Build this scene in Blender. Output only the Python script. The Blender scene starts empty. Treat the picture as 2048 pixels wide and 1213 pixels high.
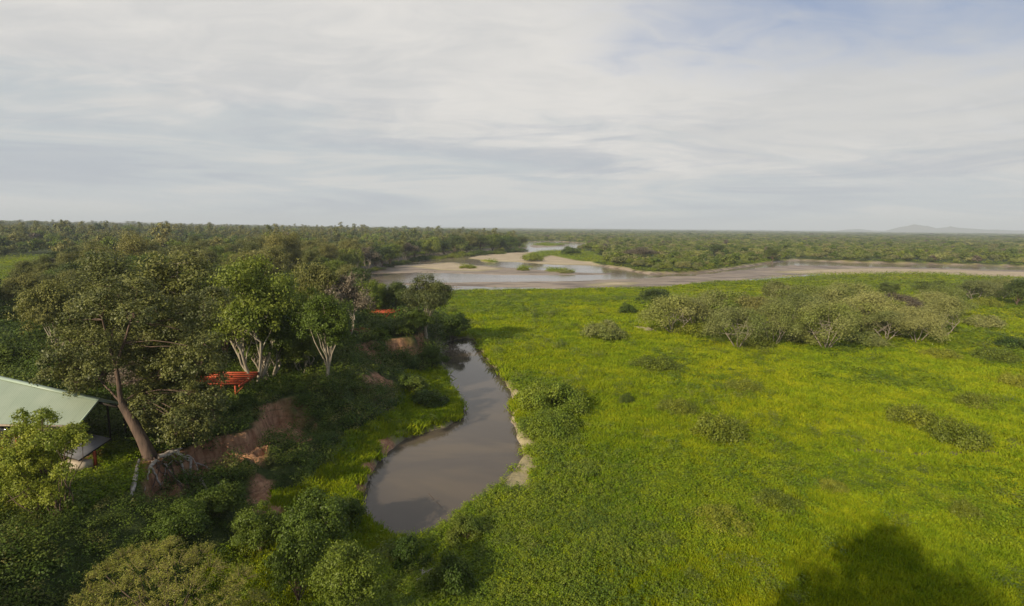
import bpy, math, random
import numpy as np
from mathutils import Matrix, Vector

# ------------------------------------------------------------------ camera, world, sun, exposure
scene = bpy.context.scene
COL = scene.collection
F = 1050.0                       # focal length in photograph pixels
CAMZ = 30.0
PITCH = math.radians(8.2)
ROLL = math.radians(0.52)
cam_d = bpy.data.cameras.new('camera')
cam_d.sensor_width = 36.0
cam_d.lens = F / 2048.0 * 36.0
cam_d.clip_start = 0.5
cam_d.clip_end = 120000
cam = bpy.data.objects.new('camera', cam_d)
COL.objects.link(cam)
cam.location = (0, 0, CAMZ)
CAMR = Matrix.Rotation(math.pi / 2 - PITCH, 3, 'X') @ Matrix.Rotation(ROLL, 3, 'Z')
cam.rotation_euler = CAMR.to_euler()
scene.camera = cam

SUN_EL = math.radians(26)
SUN_H = (-0.62, -0.785)          # horizontal direction towards the sun
world = bpy.data.worlds.new('World')
scene.world = world
world.use_nodes = True
SKY_STRENGTH = 0.1
SUN_STRENGTH = 4.8
scene.view_settings.view_transform = 'Standard'
scene.view_settings.look = 'None'
scene.view_settings.exposure = 0.15
scene.view_settings.gamma = 1
scene.view_settings.use_curve_mapping = False
scene.render.engine = 'CYCLES'
scene.cycles.max_bounces = 5
scene.cycles.diffuse_bounces = 2
scene.cycles.glossy_bounces = 2
scene.cycles.transmission_bounces = 2
scene.cycles.transparent_max_bounces = 4
scene.cycles.volume_bounces = 0
scene.cycles.use_denoising = True


def world_nodes():
    nt = world.node_tree
    nt.nodes.clear()
    N, L = nt.nodes.new, nt.links.new
    out = N('ShaderNodeOutputWorld')
    bg = N('ShaderNodeBackground')
    bg.inputs['Strength'].default_value = SKY_STRENGTH
    L(bg.outputs[0], out.inputs[0])
    sky = N('ShaderNodeTexSky')
    sky.sky_type = 'NISHITA'
    sky.sun_disc = False
    sky.sun_elevation = SUN_EL
    sky.sun_rotation = math.atan2(SUN_H[0], SUN_H[1])
    sky.air_density = 1.0
    sky.dust_density = 1.2
    tc = N('ShaderNodeTexCoord')
    sep = N('ShaderNodeSeparateXYZ')
    L(tc.outputs['Generated'], sep.inputs[0])

    def M(op, a, b=None, c=None, clamp=False):
        m = N('ShaderNodeMath')
        m.operation = op
        m.use_clamp = clamp
        for i, v in enumerate((a, b, c)):
            if v is None:
                continue
            if isinstance(v, (int, float)):
                m.inputs[i].default_value = v
            else:
                L(v, m.inputs[i])
        return m.outputs[0]
    z = M('MAXIMUM', sep.outputs[2], 0.0)
    zz = M('ADD', z, 0.20)
    u = M('DIVIDE', sep.outputs[0], zz)
    v = M('DIVIDE', sep.outputs[1], zz)
    cmb = N('ShaderNodeCombineXYZ')
    L(u, cmb.inputs[0])
    L(v, cmb.inputs[1])

    def noise(scale, detail, rough, dist, off, sx=1.0, sy=1.0, rot=0.0):
        mp = N('ShaderNodeMapping')
        mp.inputs['Location'].default_value = off
        mp.inputs['Scale'].default_value = (sx, sy, 1)
        mp.inputs['Rotation'].default_value = (0, 0, rot)
        L(cmb.outputs[0], mp.inputs[0])
        n = N('ShaderNodeTexNoise')
        n.inputs['Scale'].default_value = scale
        n.inputs['Detail'].default_value = detail
        n.inputs['Roughness'].default_value = rough
        n.inputs['Distortion'].default_value = dist
        L(mp.outputs[0], n.inputs['Vector'])
        return n.outputs['Fac']

    def ramp(x, lo, hi):
        m = N('ShaderNodeMapRange')
        m.interpolation_type = 'SMOOTHSTEP'
        m.inputs[1].default_value = lo
        m.inputs[2].default_value = hi
        L(x, m.inputs[0])
        return m.outputs[0]

    def mix(f, a, b):
        m = N('ShaderNodeMix')
        m.data_type = 'RGBA'
        if isinstance(f, (int, float)):
            m.inputs[0].default_value = f
        else:
            L(f, m.inputs[0])
        for i, v in ((6, a), (7, b)):
            if isinstance(v, tuple):
                m.inputs[i].default_value = (*v, 1)
            else:
                L(v, m.inputs[i])
        return m.outputs[2]
    n1 = noise(0.75, 5, 0.5, 0.6, (3.1, 1.7, 0), 1.0, 1.2, 0.5)
    n2 = noise(0.85, 7, 0.58, 1.1, (2.9, 8.4, 0), 0.75, 1.5, -0.25)
    n3 = noise(3.4, 8, 0.60, 1.0, (1.3, 7.7, 0), 0.8, 1.5, 0.6)
    # thin high cloud nearly everywhere, opening to blue towards the right and higher up
    op = M('ADD', M('MULTIPLY', sep.outputs[0], 0.80), M('MULTIPLY', M('MINIMUM', z, 0.5), 1.5))
    op = M('ADD', op, M('MULTIPLY', M('SUBTRACT', n1, 0.5), 0.9))
    op = M('ADD', op, M('MULTIPLY', M('SUBTRACT', n3, 0.5), 0.35))
    blue = ramp(op, 0.60, 1.02)
    # a bright upper sheet over a greyer lower deck with a ragged edge
    edge = M('SUBTRACT', z, M('MULTIPLY', M('SUBTRACT', 0.12, sep.outputs[0]), 0.085))
    edge = M('ADD', edge, M('MULTIPLY', M('SUBTRACT', n2, 0.5), 0.30))
    edge = M('ADD', edge, M('MULTIPLY', M('SUBTRACT', n3, 0.5), 0.05))
    deck = ramp(edge, 0.085, 0.165)
    tex = ramp(M('ADD', M('MULTIPLY', n1, 0.55), M('MULTIPLY', n3, 0.45)), 0.36, 0.64)
    low = mix(tex, (4.75, 5.15, 5.40), (5.35, 5.55, 5.60))
    high = mix(tex, (5.65, 5.65, 5.60), (6.95, 6.75, 6.45))
    cloud = mix(deck, low, high)
    deep = mix(0.75, sky.outputs[0], (2.5, 3.2, 4.9))
    c = mix(M('MULTIPLY', blue, 0.92), cloud, deep)
    # the air near the horizon
    hz = N('ShaderNodeMapRange')
    hz.interpolation_type = 'SMOOTHSTEP'
    hz.inputs[1].default_value = 0.0
    hz.inputs[2].default_value = 0.11
    hz.inputs[3].default_value = 0.85
    hz.inputs[4].default_value = 0.0
    L(sep.outputs[2], hz.inputs[0])
    c = mix(hz.outputs[0], c, (5.1, 5.4, 5.6))
    sv = N('ShaderNodeCombineXYZ')
    L(M('MULTIPLY', sep.outputs[0], 2.2), sv.inputs[0])
    L(M('MULTIPLY', sep.outputs[2], 17.0), sv.inputs[1])
    L(M('MULTIPLY', sep.outputs[1], 0.6), sv.inputs[2])
    ns_ = N('ShaderNodeTexNoise')
    ns_.inputs['Scale'].default_value = 1.3
    ns_.inputs['Detail'].default_value = 7
    ns_.inputs['Roughness'].default_value = 0.58
    ns_.inputs['Distortion'].default_value = 0.7
    L(sv.outputs[0], ns_.inputs['Vector'])
    lowb = N('ShaderNodeMapRange')
    lowb.interpolation_type = 'SMOOTHSTEP'
    for i_, v_ in ((1, 0.30), (2, 0.07), (3, 0.0), (4, 1.0)):
        lowb.inputs[i_].default_value = v_
    L(sep.outputs[2], lowb.inputs[0])
    c = mix(M('MULTIPLY', M('MULTIPLY', ramp(ns_.outputs['Fac'], 0.50, 0.64), lowb.outputs[0]), 0.75), c, (6.3, 6.2, 5.95))
    c = mix(M('MULTIPLY', M('MULTIPLY', M('SUBTRACT', 1.0, ramp(ns_.outputs['Fac'], 0.36, 0.52)), lowb.outputs[0]), 0.75), c, (4.15, 4.45, 4.95))
    # low, bright streaks of cloud above the horizon
    st = noise(1.6, 6, 0.55, 0.4, (5.5, 2.2, 0), 0.12, 0.55, 0.02)
    band = N('ShaderNodeMapRange')
    band.interpolation_type = 'SMOOTHSTEP'
    band.inputs[1].default_value = 0.015
    band.inputs[2].default_value = 0.05
    L(sep.outputs[2], band.inputs[0])
    band2 = N('ShaderNodeMapRange')
    band2.interpolation_type = 'SMOOTHSTEP'
    band2.inputs[1].default_value = 0.2
    band2.inputs[2].default_value = 0.1
    L(sep.outputs[2], band2.inputs[0])
    sf = M('MULTIPLY', ramp(st, 0.52, 0.68), M('MULTIPLY', band.outputs[0], band2.outputs[0]))
    c = mix(M('MULTIPLY', sf, 0.6), c, (6.0, 5.9, 5.6))
    # below the horizon: the ground's mean colour
    gl = N('ShaderNodeMath')
    gl.operation = 'LESS_THAN'
    L(sep.outputs[2], gl.inputs[0])
    gl.inputs[1].default_value = -0.01
    c = mix(gl.outputs[0], c, (1.0, 1.1, 0.6))
    L(c, bg.inputs['Color'])


world_nodes()
sun_d = bpy.data.lights.new('sun', 'SUN')
sun_d.energy = SUN_STRENGTH
sun_d.angle = math.radians(0.6)
sun_d.color = (1.0, 0.86, 0.66)
sun = bpy.data.objects.new('sun', sun_d)
COL.objects.link(sun)
sdir = Vector((SUN_H[0] * math.cos(SUN_EL), SUN_H[1] * math.cos(SUN_EL), math.sin(SUN_EL))).normalized()
sun.rotation_euler = sdir.to_track_quat('Z', 'Y').to_euler()
sun.location = sdir * 100

# ------------------------------------------------------------------ small tools
RND = np.random.default_rng(7)


def ray(px, py):
    v = CAMR @ Vector(((px - 1024) / F, -(py - 606.5) / F, -1.0))
    return v


def W(px, py, z=0.0):
    """point where the sight line through a pixel meets height z"""
    v = ray(px, py)
    t = (z - CAMZ) / v.z
    return (v.x * t, v.y * t)


def WD(px, py, d):
    """point on the sight line at ground depth d"""
    v = ray(px, py)
    t = d / v.y
    return Vector((v.x * t, d, CAMZ + v.z * t))


def tag(o, label=None, cat=None, group=None, kind=None):
    if label:
        o['label'] = label
    if cat:
        o['category'] = cat
    if group:
        o['group'] = group
    if kind:
        o['kind'] = kind
    return o


def mesh_from(name, verts, quads=None, tris=None, smooth=False):
    me = bpy.data.meshes.new(name)
    verts = np.asarray(verts, dtype=np.float32).reshape(-1, 3)
    loops, starts, n = [], [], 0
    if quads is not None and len(quads):
        q = np.asarray(quads, dtype=np.int32).reshape(-1, 4)
        loops.append(q.ravel())
        starts.append(np.arange(len(q)) * 4)
        n += q.size
    if tris is not None and len(tris):
        t = np.asarray(tris, dtype=np.int32).reshape(-1, 3)
        loops.append(t.ravel())
        starts.append(np.arange(len(t)) * 3 + n)
    me.vertices.add(len(verts))
    me.vertices.foreach_set('co', verts.ravel())
    if loops:
        lp = np.concatenate(loops).astype(np.int32)
        stt = np.concatenate(starts).astype(np.int32)
        me.loops.add(len(lp))
        me.loops.foreach_set('vertex_index', lp)
        me.polygons.add(len(stt))
        me.polygons.foreach_set('loop_start', stt)
        if smooth:
            me.polygons.foreach_set('use_smooth', np.ones(len(stt), dtype=bool))
    me.update(calc_edges=True)
    me.validate()
    return me


def link(name, me, mat=None, parent=None):
    if mat is not None and not me.materials:
        me.materials.append(mat)
    o = bpy.data.objects.new(name, me)
    COL.objects.link(o)
    if parent is not None:
        o.parent = parent
    return o


def empty(name, loc, rz=0.0):
    o = bpy.data.objects.new(name, None)
    COL.objects.link(o)
    o.empty_display_size = 0.5
    o.location = loc
    o.rotation_euler = (0, 0, rz)
    return o


def hash2(ix, iy, seed):
    h = (ix.astype(np.int64) * 374761393 + iy.astype(np.int64) * 668265263 + seed * 974711) & 0xffffffff
    h = ((h ^ (h >> 13)) * 1274126177) & 0xffffffff
    return ((h ^ (h >> 16)) & 0xffff) / 65535.0


def vnoise(x, y, seed=0):
    ix, iy = np.floor(x), np.floor(y)
    fx, fy = x - ix, y - iy
    fx, fy = fx * fx * (3 - 2 * fx), fy * fy * (3 - 2 * fy)
    a, b = hash2(ix, iy, seed), hash2(ix + 1, iy, seed)
    c, d = hash2(ix, iy + 1, seed), hash2(ix + 1, iy + 1, seed)
    return (a * (1 - fx) + b * fx) * (1 - fy) + (c * (1 - fx) + d * fx) * fy


def fbm(x, y, octaves=4, seed=0):
    s, a, t = 0, 0.5, 0
    for i in range(octaves):
        s = s + a * vnoise(x * 2 ** i + 17.3 * i, y * 2 ** i + 5.1 * i, seed + i)
        t += a
        a *= 0.5
    return s / t


def sstep(a, b, x):
    t = np.clip((x - a) / (b - a), 0, 1)
    return t * t * (3 - 2 * t)


def sdist(x, y, poly):
    """signed distance to a polygon, positive inside"""
    P = np.asarray(poly, float)
    Q = np.roll(P, -1, axis=0)
    best = np.full(x.shape, 1e18)
    inside = np.zeros(x.shape, bool)
    for (ax, ay), (bx, by) in zip(P, Q):
        ex, ey = bx - ax, by - ay
        wx, wy = x - ax, y - ay
        t = np.clip((wx * ex + wy * ey) / (ex * ex + ey * ey + 1e-9), 0, 1)
        dx, dy = wx - ex * t, wy - ey * t
        best = np.minimum(best, dx * dx + dy * dy)
        c = (ay > y) != (by > y)
        if abs(ey) > 1e-12:
            inside ^= c & (x < ax + (y - ay) * ex / ey)
    d = np.sqrt(best)
    return np.where(inside, d, -d)


def smooth_poly(p, n=2):
    p = np.asarray(p, float)
    for _ in range(n):
        q = np.roll(p, -1, axis=0)
        p = np.stack([p * 0.75 + q * 0.25, p * 0.25 + q * 0.75], 1).reshape(-1, 2)
    return p


# ------------------------------------------------------------------ the plan of the place
PZ, RZ = -0.6, -1.0     # water levels of the pond and the river
POND = smooth_poly([W(a, b, PZ) for a, b in (
    (925, 676), (884, 688), (880, 715), (888, 745), (905, 785), (934, 822), (905, 850), (850, 866), (800, 882), (765, 915), (735, 960),
    (724, 1010), (745, 1055), (808, 1090), (882, 1068), (920, 1030), (985, 990), (1010, 965), (1045, 925), (1040, 895), (1032, 860),
    (1020, 830), (1024, 790), (1005, 755), (970, 715), (952, 680))], 1)
RIVER = [W(a, b + (3 if a > 500 and b > 540 and not (1290 < a < 1410 and b < 550) and not (700 < a < 740) else 0), RZ) for a, b in (
    (560, 590), (650, 590), (765, 587), (900, 585), (1100, 582), (1290, 579), (1400, 569), (1480, 564), (1560, 557), (1650, 550),
    (1750, 548), (1850, 549), (1950, 553), (2048, 559), (2400, 575), (2400, 546), (2048, 534), (1900, 530), (1700, 525), (1600, 521),
    (1560, 524), (1480, 535), (1400, 546), (1300, 549), (1240, 538), (1185, 530), (1150, 512), (1148, 501), (1160, 499), (1172, 494),
    (1170, 487), (1110, 483), (1060, 484), (1050, 488), (1052, 497), (1040, 499), (1000, 501), (900, 510), (800, 523), (730, 545), (640, 562), (560, 572))]
BAR_DRY = [[W(a, b, RZ) for a, b in p] for p in (
    ((938, 517), (965, 509), (1040, 506), (1130, 503), (1185, 512), (1235, 532), (1180, 531), (1100, 529), (1040, 525), (985, 522)),
    ((1560, 546), (1640, 540), (1750, 538), (1900, 541), (2048, 546), (2300, 556), (2300, 562), (2048, 556), (1850, 549), (1650, 549)),
    ((1185, 572), (1230, 566), (1270, 567), (1250, 571)),
    ((830, 534), (900, 526), (950, 533), (1000, 538), (960, 543), (880, 541)),
)]
BAR_MUD = [[W(a, b, RZ) for a, b in p] for p in (
    ((700, 548), (760, 538), (800, 532), (850, 528), (905, 524), (950, 530), (1030, 536), (1150, 545), (1250, 547), (1200, 551), (1050, 551), (940, 549), (830, 546)),
    ((880, 565), (1000, 563), (1150, 562), (1260, 558), (1380, 552), (1480, 540), (1580, 531), (1750, 534), (2048, 542), (2300, 552),
     (2300, 568), (2048, 558), (1750, 547), (1640, 549), (1480, 562), (1290, 577), (1150, 579), (950, 575), (850, 576), (760, 566)),
    ((1055, 493), (1080, 488), (1120, 488), (1140, 491), (1110, 494), (1070, 496)),
)]
ISLETS = [[W(a, b, RZ) for a, b in p] for p in (
    ((1062, 491), (1085, 487), (1118, 488), (1130, 491), (1100, 493)),
    ((920, 534), (945, 532), (953, 536), (935, 538)),
    ((1035, 537), (1055, 536), (1058, 540), (1040, 541)),
    ((1085, 541), (1110, 539), (1150, 543), (1145, 547), (1100, 545)),
    ((1045, 515), (1065, 506), (1130, 502), (1185, 508), (1232, 531), (1160, 524), (1100, 512), (1070, 522)),
    ((960, 521), (1000, 524), (990, 527), (965, 524)),
)]
_cr = [((-500, 1600), 6), ((-100, 1180), 6), ((40, 1100), 6), ((150, 1050), 6), ((240, 1000), 6), ((318, 925), 6), ((385, 885), 6), ((440, 872), 6), ((512, 852), 6),
       ((548, 802), 6), ((600, 786), 6), ((655, 768), 6), ((690, 738), 6), ((706, 695), 6), ((760, 681), 6), ((815, 674), 6), ((838, 662), 6.5),
       ((848, 650), 5.5), ((846, 636), 5), ((830, 622), 5), ((800, 626), 5), ((765, 622), 5), ((745, 600), 5), ((700, 583), 4),
       ((640, 570), 3.5)]
CREST = [W(a, b, z) for (a, b), z in _cr]
CREST += [W(a, b, 2) for a, b in ((560, 566), (640, 556), (720, 540), (800, 518), (900, 505.5), (1000, 496.5), (1043, 491))]
CREST += [(0, 1400), (-200, 3000), (-9000, 9000), (-60000, 9000), (-60000, -3000), (-70, -3000), (-62, -40)]
CREST = [tuple(p) for p in CREST]
CLIFFS = [(380, 510, 868, 925, 4.2), (530, 615, 800, 870, 3.4), (700, 860, 665, 700, 3.4), (640, 720, 700, 760, 2.5), (300, 380, 930, 985, 3.0)]
CLIFF_PTS = [(W((a + b) / 2, (c + d) / 2, 5), r * 1.6) for a, b, c, d, r in CLIFFS] + [
    (W(400, 890, 6), 5), (W(470, 872, 6), 5), (W(560, 815, 6), 5), (W(720, 705, 6), 6), (W(770, 685, 6), 6), (W(825, 672, 6), 6), (W(845, 668, 6), 5)]
TRACK = [W(a, b, 0) for a, b in ((1700, 905), (1780, 912), (1850, 915), (1950, 912), (2048, 900), (2200, 880))]
SANDY = [(W(1040, 880, 0), 2.4), (W(1050, 870, 0), 2.0), (W(1030, 968, 0), 1.9), (W(1045, 935, 0), 1.8), (W(1028, 790, 0), 1.6), (W(1030, 830, 0), 1.2), (W(1230, 665, 0), 3.5), (W(1290, 660, 0), 4.0), (W(1055, 895, 0), 1.4)]
CLAYS = [(W(770, 892, 0), 1.4), (W(742, 935, 0), 1.2), (W(725, 975, 0), 1.0), (W(490, 905, 4), 2.0), (W(590, 850, 4), 2.0), (W(750, 785, 3), 2.2), (W(770, 762, 3), 2.4), (W(735, 775, 3), 1.8), (W(540, 985, 3), 1.8),
         (W(600, 860, 4), 1.6), (W(740, 720, 3), 3.0), (W(520, 960, 3), 1.5), (W(330, 960, 4), 2.5), (W(180, 940, 6), 1.6), (W(160, 915, 6), 1.8)]


def ground(x, y, full=False):
    x = np.atleast_1d(np.asarray(x, float))
    y = np.atleast_1d(np.asarray(y, float))
    r = np.hypot(x, y)
    nz = fbm(x * 0.22, y * 0.22, 3, 11) - 0.5
    nw = fbm(x * 0.5, y * 0.5, 3, 31) - 0.5
    dT = sdist(x, y, CREST) + np.where(r < 400, nz * 3.0 + nw * 1.0, 0)
    dP = sdist(x, y, POND) + nw * 0.8
    dR = sdist(x, y, RIVER) + np.where(r > 180, (fbm(x * 0.06, y * 0.06, 3, 5) - 0.5) * 5, 0)
    plain = 0.35 + (fbm(x * 0.05, y * 0.05, 3, 3) - 0.5) * 1.1 + (fbm(x * 0.25, y * 0.25, 2, 4) - 0.5) * 0.35
    plain = np.where(r > 600, 0.8, plain)
    hT = 6.0 - 3.2 * sstep(140, 320, y) + (fbm(x * 0.03, y * 0.03, 3, 8) - 0.5) * 1.2
    hT = hT + sstep(150, 900, -x) * 5.0 + sstep(500, 3000, -x + y * 0.1) * 14 * sstep(0.35, 1.0, -x / (y + 60.0))
    cliff = np.zeros_like(x)
    for (cx, cy), rr in CLIFF_PTS:
        cliff = np.maximum(cliff, 1 - sstep(0.5, 1.25, np.hypot(x - cx, y - cy) / rr))
    cliff = cliff * sstep(.34, .48, fbm(x * .22, y * .22, 3, 19))
    w = np.where(y < 150, 12.5 - 6.5 * sstep(98, 125, y), 6.0)
    t = np.clip(-dT / w, 0, 1)
    soft = 1 - sstep(-0.1, 1.0, t)
    hard = 1 - 0.52 * sstep(0.0, 1.0, -dT) - 0.48 * sstep(0.06, 1.0, t)
    prof = soft * (1 - cliff) + hard * cliff
    gully = (fbm(x * 0.33, y * 0.33, 3, 21) - 0.5) * 2.2 * np.sin(np.pi * t) + (fbm(x * 0.9, y * 0.9, 3, 22) - 0.5) * 3.0 * cliff * np.sin(np.pi * np.clip(t * 2.2, 0, 1))
    z = plain + (hT - plain) * np.where(dT > 0, 1, prof) + gully * (dT < 0)
    tp = sstep(-1.3, 1.1, dP)
    z = z * (1 - tp) + (-1.5) * tp
    tr = sstep(-2.5, 3.5, dR)
    bed = -1.7 + 0 * x
    sand = np.zeros_like(x)
    mud = np.zeros_like(x)
    rip = (fbm(x * 0.035, y * 0.12, 4, 41) - 0.5)
    if (dR > -8).any():
        for p in BAR_MUD:
            d = sdist(x, y, p) + rip * 12
            k = sstep(-4, 4, d)
            bed = np.maximum(bed, -1.7 + k * (0.98 + rip * 0.45))
            mud = np.maximum(mud, k)
        for p in BAR_DRY:
            d = sdist(x, y, p) + rip * 9
            k = sstep(-5, 4, d)
            bed = np.maximum(bed, -1.7 + k * (1.35 + rip * 0.3))
            sand = np.maximum(sand, k)
    green = np.zeros_like(x)
    if (dR > -8).any():
        for p in ISLETS:
            d = sdist(x, y, p) + rip * 4
            k = sstep(-2, 2, d)
            bed = np.maximum(bed, -1.7 + k * 1.7)
            green = np.maximum(green, k)
    z = z * (1 - tr) + bed * tr
    if not full:
        return z
    inr = sstep(-3.5, -0.5, dR)
    clay = np.zeros_like(x)
    clay = np.maximum(clay, cliff * (1 - sstep(1.8, 5.0, -dT + (nw * 4))) * sstep(-0.8, 0.1, -dT))
    nc = fbm(x * 0.9, y * 0.9, 3, 77)
    for (cx, cy), rr in CLAYS:
        clay = np.maximum(clay, 1 - sstep(0.6, 1.1, np.hypot(x - cx, (y - cy) * 0.7) / rr + (nc - 0.5) * 1.2))
    sp = np.zeros_like(x)
    for (cx, cy), rr in SANDY:
        sp = np.maximum(sp, 1 - sstep(0.6, 1.1, np.hypot(x - cx, (y - cy) * 0.55) / rr + (nc - 0.5) * 0.9))
    rim = (1 - sstep(0.25, 1.1, np.abs(dP + 0.5))) * sstep(0.42, 0.6, fbm(x * 0.18, y * 0.18, 2, 9))
    sp = np.maximum(sp * 0.75, rim * 0.3)
    
    S = np.clip(np.maximum(sand * inr, sp) * (1 - green), 0, 1)
    Mu = np.clip(np.maximum(inr, (dP > -0.2) * 1.0) * (1 - sand) * (1 - green), 0, 1)
    for (ax, ay), (bx, by) in zip(TRACK[:-1], TRACK[1:]):
        ex, ey = bx - ax, by - ay
        t = np.clip(((x - ax) * ex + (y - ay) * ey) / (ex * ex + ey * ey), 0, 1)
        dd = np.hypot(x - ax - ex * t, y - ay - ey * t)
        Mu = np.maximum(Mu, 0.55 * (1 - sstep(.5, 1.1, dd)))
    return z, S, Mu, clay, dict(dT=dT, dP=dP, dR=dR, green=green, cliff=cliff, sp=sp)


def gz(x, y):
    return float(ground(x, y)[0])


def hit(px, py, lift=0.0):
    """ground point seen at a pixel (the first crossing along the sight line)"""
    v = ray(px, py)
    t = np.exp(np.linspace(math.log(22), math.log(4000), 900))
    x, y, z = v.x * t, v.y * t, CAMZ + v.z * t
    g = ground(x, y) + lift
    k = np.argmax(z < g)
    if not (z < g).any():
        k = len(t) - 1
    return x[k], y[k], g[k] - lift


# ------------------------------------------------------------------ materials
def mat_new(name):
    m = bpy.data.materials.new(name)
    m.use_nodes = True
    nt = m.node_tree
    nt.nodes.clear()
    return m, nt, nt.nodes.new, nt.links.new


def rgba(c):
    return (c[0], c[1], c[2], 1)


def nmix(N, L, f, a, b, mode='MIX'):
    m = N('ShaderNodeMix')
    m.data_type = 'RGBA'
    m.blend_type = mode
    if isinstance(f, (int, float)):
        m.inputs[0].default_value = f
    else:
        L(f, m.inputs[0])
    for i, v in ((6, a), (7, b)):
        if isinstance(v, tuple):
            m.inputs[i].default_value = rgba(v)
        else:
            L(v, m.inputs[i])
    return m.outputs[2]


def nnoise(N, L, scale, detail=3, rough=0.5, vec=None, dist=0.0):
    n = N('ShaderNodeTexNoise')
    n.inputs['Scale'].default_value = scale
    n.inputs['Detail'].default_value = detail
    n.inputs['Roughness'].default_value = rough
    n.inputs['Distortion'].default_value = dist
    if vec is None:
        g = N('ShaderNodeNewGeometry')
        vec = g.outputs['Position']
    L(vec, n.inputs['Vector'])
    return n.outputs['Fac']


def nramp(N, L, x, lo, hi, a=0.0, b=1.0):
    m = N('ShaderNodeMapRange')
    m.interpolation_type = 'SMOOTHSTEP'
    for i, v in ((1, lo), (2, hi), (3, a), (4, b)):
        m.inputs[i].default_value = v
    L(x, m.inputs[0])
    return m.outputs[0]


def leaf_mat(name, c1, c2, scale=0.25, trans=0.22, spec=0.25, rough=0.5, patch=None, hue_var=0.5, leaf_var=0.55, big=0.0):
    """foliage: two leaf colours mixed by place, varied from leaf to leaf and plant to plant"""
    m, nt, N, L = mat_new(name)
    out = N('ShaderNodeOutputMaterial')
    geo = N('ShaderNodeNewGeometry')
    oi = N('ShaderNodeObjectInfo')
    n = nnoise(N, L, scale, 3, 0.6, geo.outputs['Position'])
    f = nramp(N, L, n, 0.36, 0.64)
    col = nmix(N, L, f, c1, c2)
    if patch:
        pn = nnoise(N, L, patch[0], 2, 0.5, geo.outputs['Position'])
        col = nmix(N, L, nramp(N, L, pn, patch[1], patch[2]), col, patch[3])
    if big:
        bn = nnoise(N, L, big, 3, 0.6, geo.outputs['Position'])
        col = nmix(N, L, nramp(N, L, bn, 0.35, 0.65, 0.45, 0.0), col, (c1[0] * 0.45, c1[1] * 0.6, c1[2] * 0.6))
    # leaf-to-leaf and plant-to-plant variation
    hsv = N('ShaderNodeHueSaturation')
    a = N('ShaderNodeMath')
    a.operation = 'MULTIPLY_ADD'
    L(geo.outputs['Random Per Island'], a.inputs[0])
    a.inputs[1].default_value = leaf_var
    b = N('ShaderNodeMath')
    b.operation = 'MULTIPLY_ADD'
    L(oi.outputs['Random'], b.inputs[0])
    b.inputs[1].default_value = hue_var
    b.inputs[2].default_value = 1.0 - leaf_var * 0.5 - hue_var * 0.5
    L(b.outputs[0], a.inputs[2])
    L(a.outputs[0], hsv.inputs['Value'])
    h = N('ShaderNodeMath')
    h.operation = 'MULTIPLY_ADD'
    L(oi.outputs['Random'], h.inputs[0])
    h.inputs[1].default_value = -0.03
    h.inputs[2].default_value = 0.515
    L(h.outputs[0], hsv.inputs['Hue'])
    L(col, hsv.inputs['Color'])
    d = N('ShaderNodeBsdfPrincipled')
    d.inputs['Roughness'].default_value = rough
    d.inputs['Specular IOR Level'].default_value = spec
    L(hsv.outputs[0], d.inputs['Base Color'])
    t = N('ShaderNodeBsdfTranslucent')
    L(hsv.outputs[0], t.inputs['Color'])
    mx = N('ShaderNodeMixShader')
    mx.inputs[0].default_value = trans
    L(d.outputs[0], mx.inputs[1])
    L(t.outputs[0], mx.inputs[2])
    L(mx.outputs[0], out.inputs[0])
    return m


def simple_mat(name, c1, c2=None, scale=3.0, rough=0.8, bump=0.0, stretch=(1, 1, 1), metallic=0.0, bscale=None, spec=0.3, world_space=False):
    m, nt, N, L = mat_new(name)
    out = N('ShaderNodeOutputMaterial')
    p = N('ShaderNodeBsdfPrincipled')
    p.inputs['Roughness'].default_value = rough
    p.inputs['Metallic'].default_value = metallic
    p.inputs['Specular IOR Level'].default_value = spec
    L(p.outputs[0], out.inputs[0])
    if world_space:
        src = N('ShaderNodeNewGeometry').outputs['Position']
    else:
        src = N('ShaderNodeTexCoord').outputs['Object']
    mp = N('ShaderNodeMapping')
    mp.inputs['Scale'].default_value = stretch
    L(src, mp.inputs[0])
    n = nnoise(N, L, scale, 5, 0.6, mp.outputs[0])
    c = nmix(N, L, nramp(N, L, n, 0.32, 0.68), c1, c2 if c2 else c1)
    L(c, p.inputs['Base Color'])
    if bump:
        n2 = nnoise(N, L, bscale or scale * 3, 4, 0.6, mp.outputs[0])
        b = N('ShaderNodeBump')
        b.inputs['Strength'].default_value = bump
        b.inputs['Distance'].default_value = 0.1
        L(n2, b.inputs['Height'])
        L(b.outputs[0], p.inputs['Normal'])
    return m


M = {}
M['leaf_dark'] = leaf_mat('leaf_dark', (0.045, 0.072, 0.012), (0.078, 0.105, 0.018), 0.02, 0.15)
M['leaf_hero'] = leaf_mat('leaf_hero', (0.085, 0.100, 0.028), (0.155, 0.165, 0.038), 0.5, 0.2, 0.3, 0.5)
M['leaf_olive'] = leaf_mat('leaf_olive', (0.130, 0.145, 0.032), (0.195, 0.190, 0.048), 0.02, 0.25)
M['leaf_green'] = leaf_mat('leaf_green', (0.088, 0.132, 0.014), (0.150, 0.195, 0.020), 0.02, 0.22)
M['leaf_lime'] = leaf_mat('leaf_lime', (0.120, 0.165, 0.020), (0.180, 0.220, 0.026), 0.4, 0.28)
M['leaf_grey'] = leaf_mat('leaf_grey', (0.190, 0.225, 0.045), (0.262, 0.270, 0.085), 0.05, 0.3)
M['leaf_creeper'] = leaf_mat('leaf_creeper', (0.170, 0.225, 0.024), (0.255, 0.295, 0.032), 0.5, 0.3)
M['leaf_brown'] = leaf_mat('leaf_brown', (0.120, 0.098, 0.062), (0.170, 0.140, 0.092), 0.25, 0.2)
M['leaf_bright'] = leaf_mat('leaf_bright', (0.120, 0.165, 0.020), (0.190, 0.215, 0.036), 0.06, 0.25)
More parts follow.
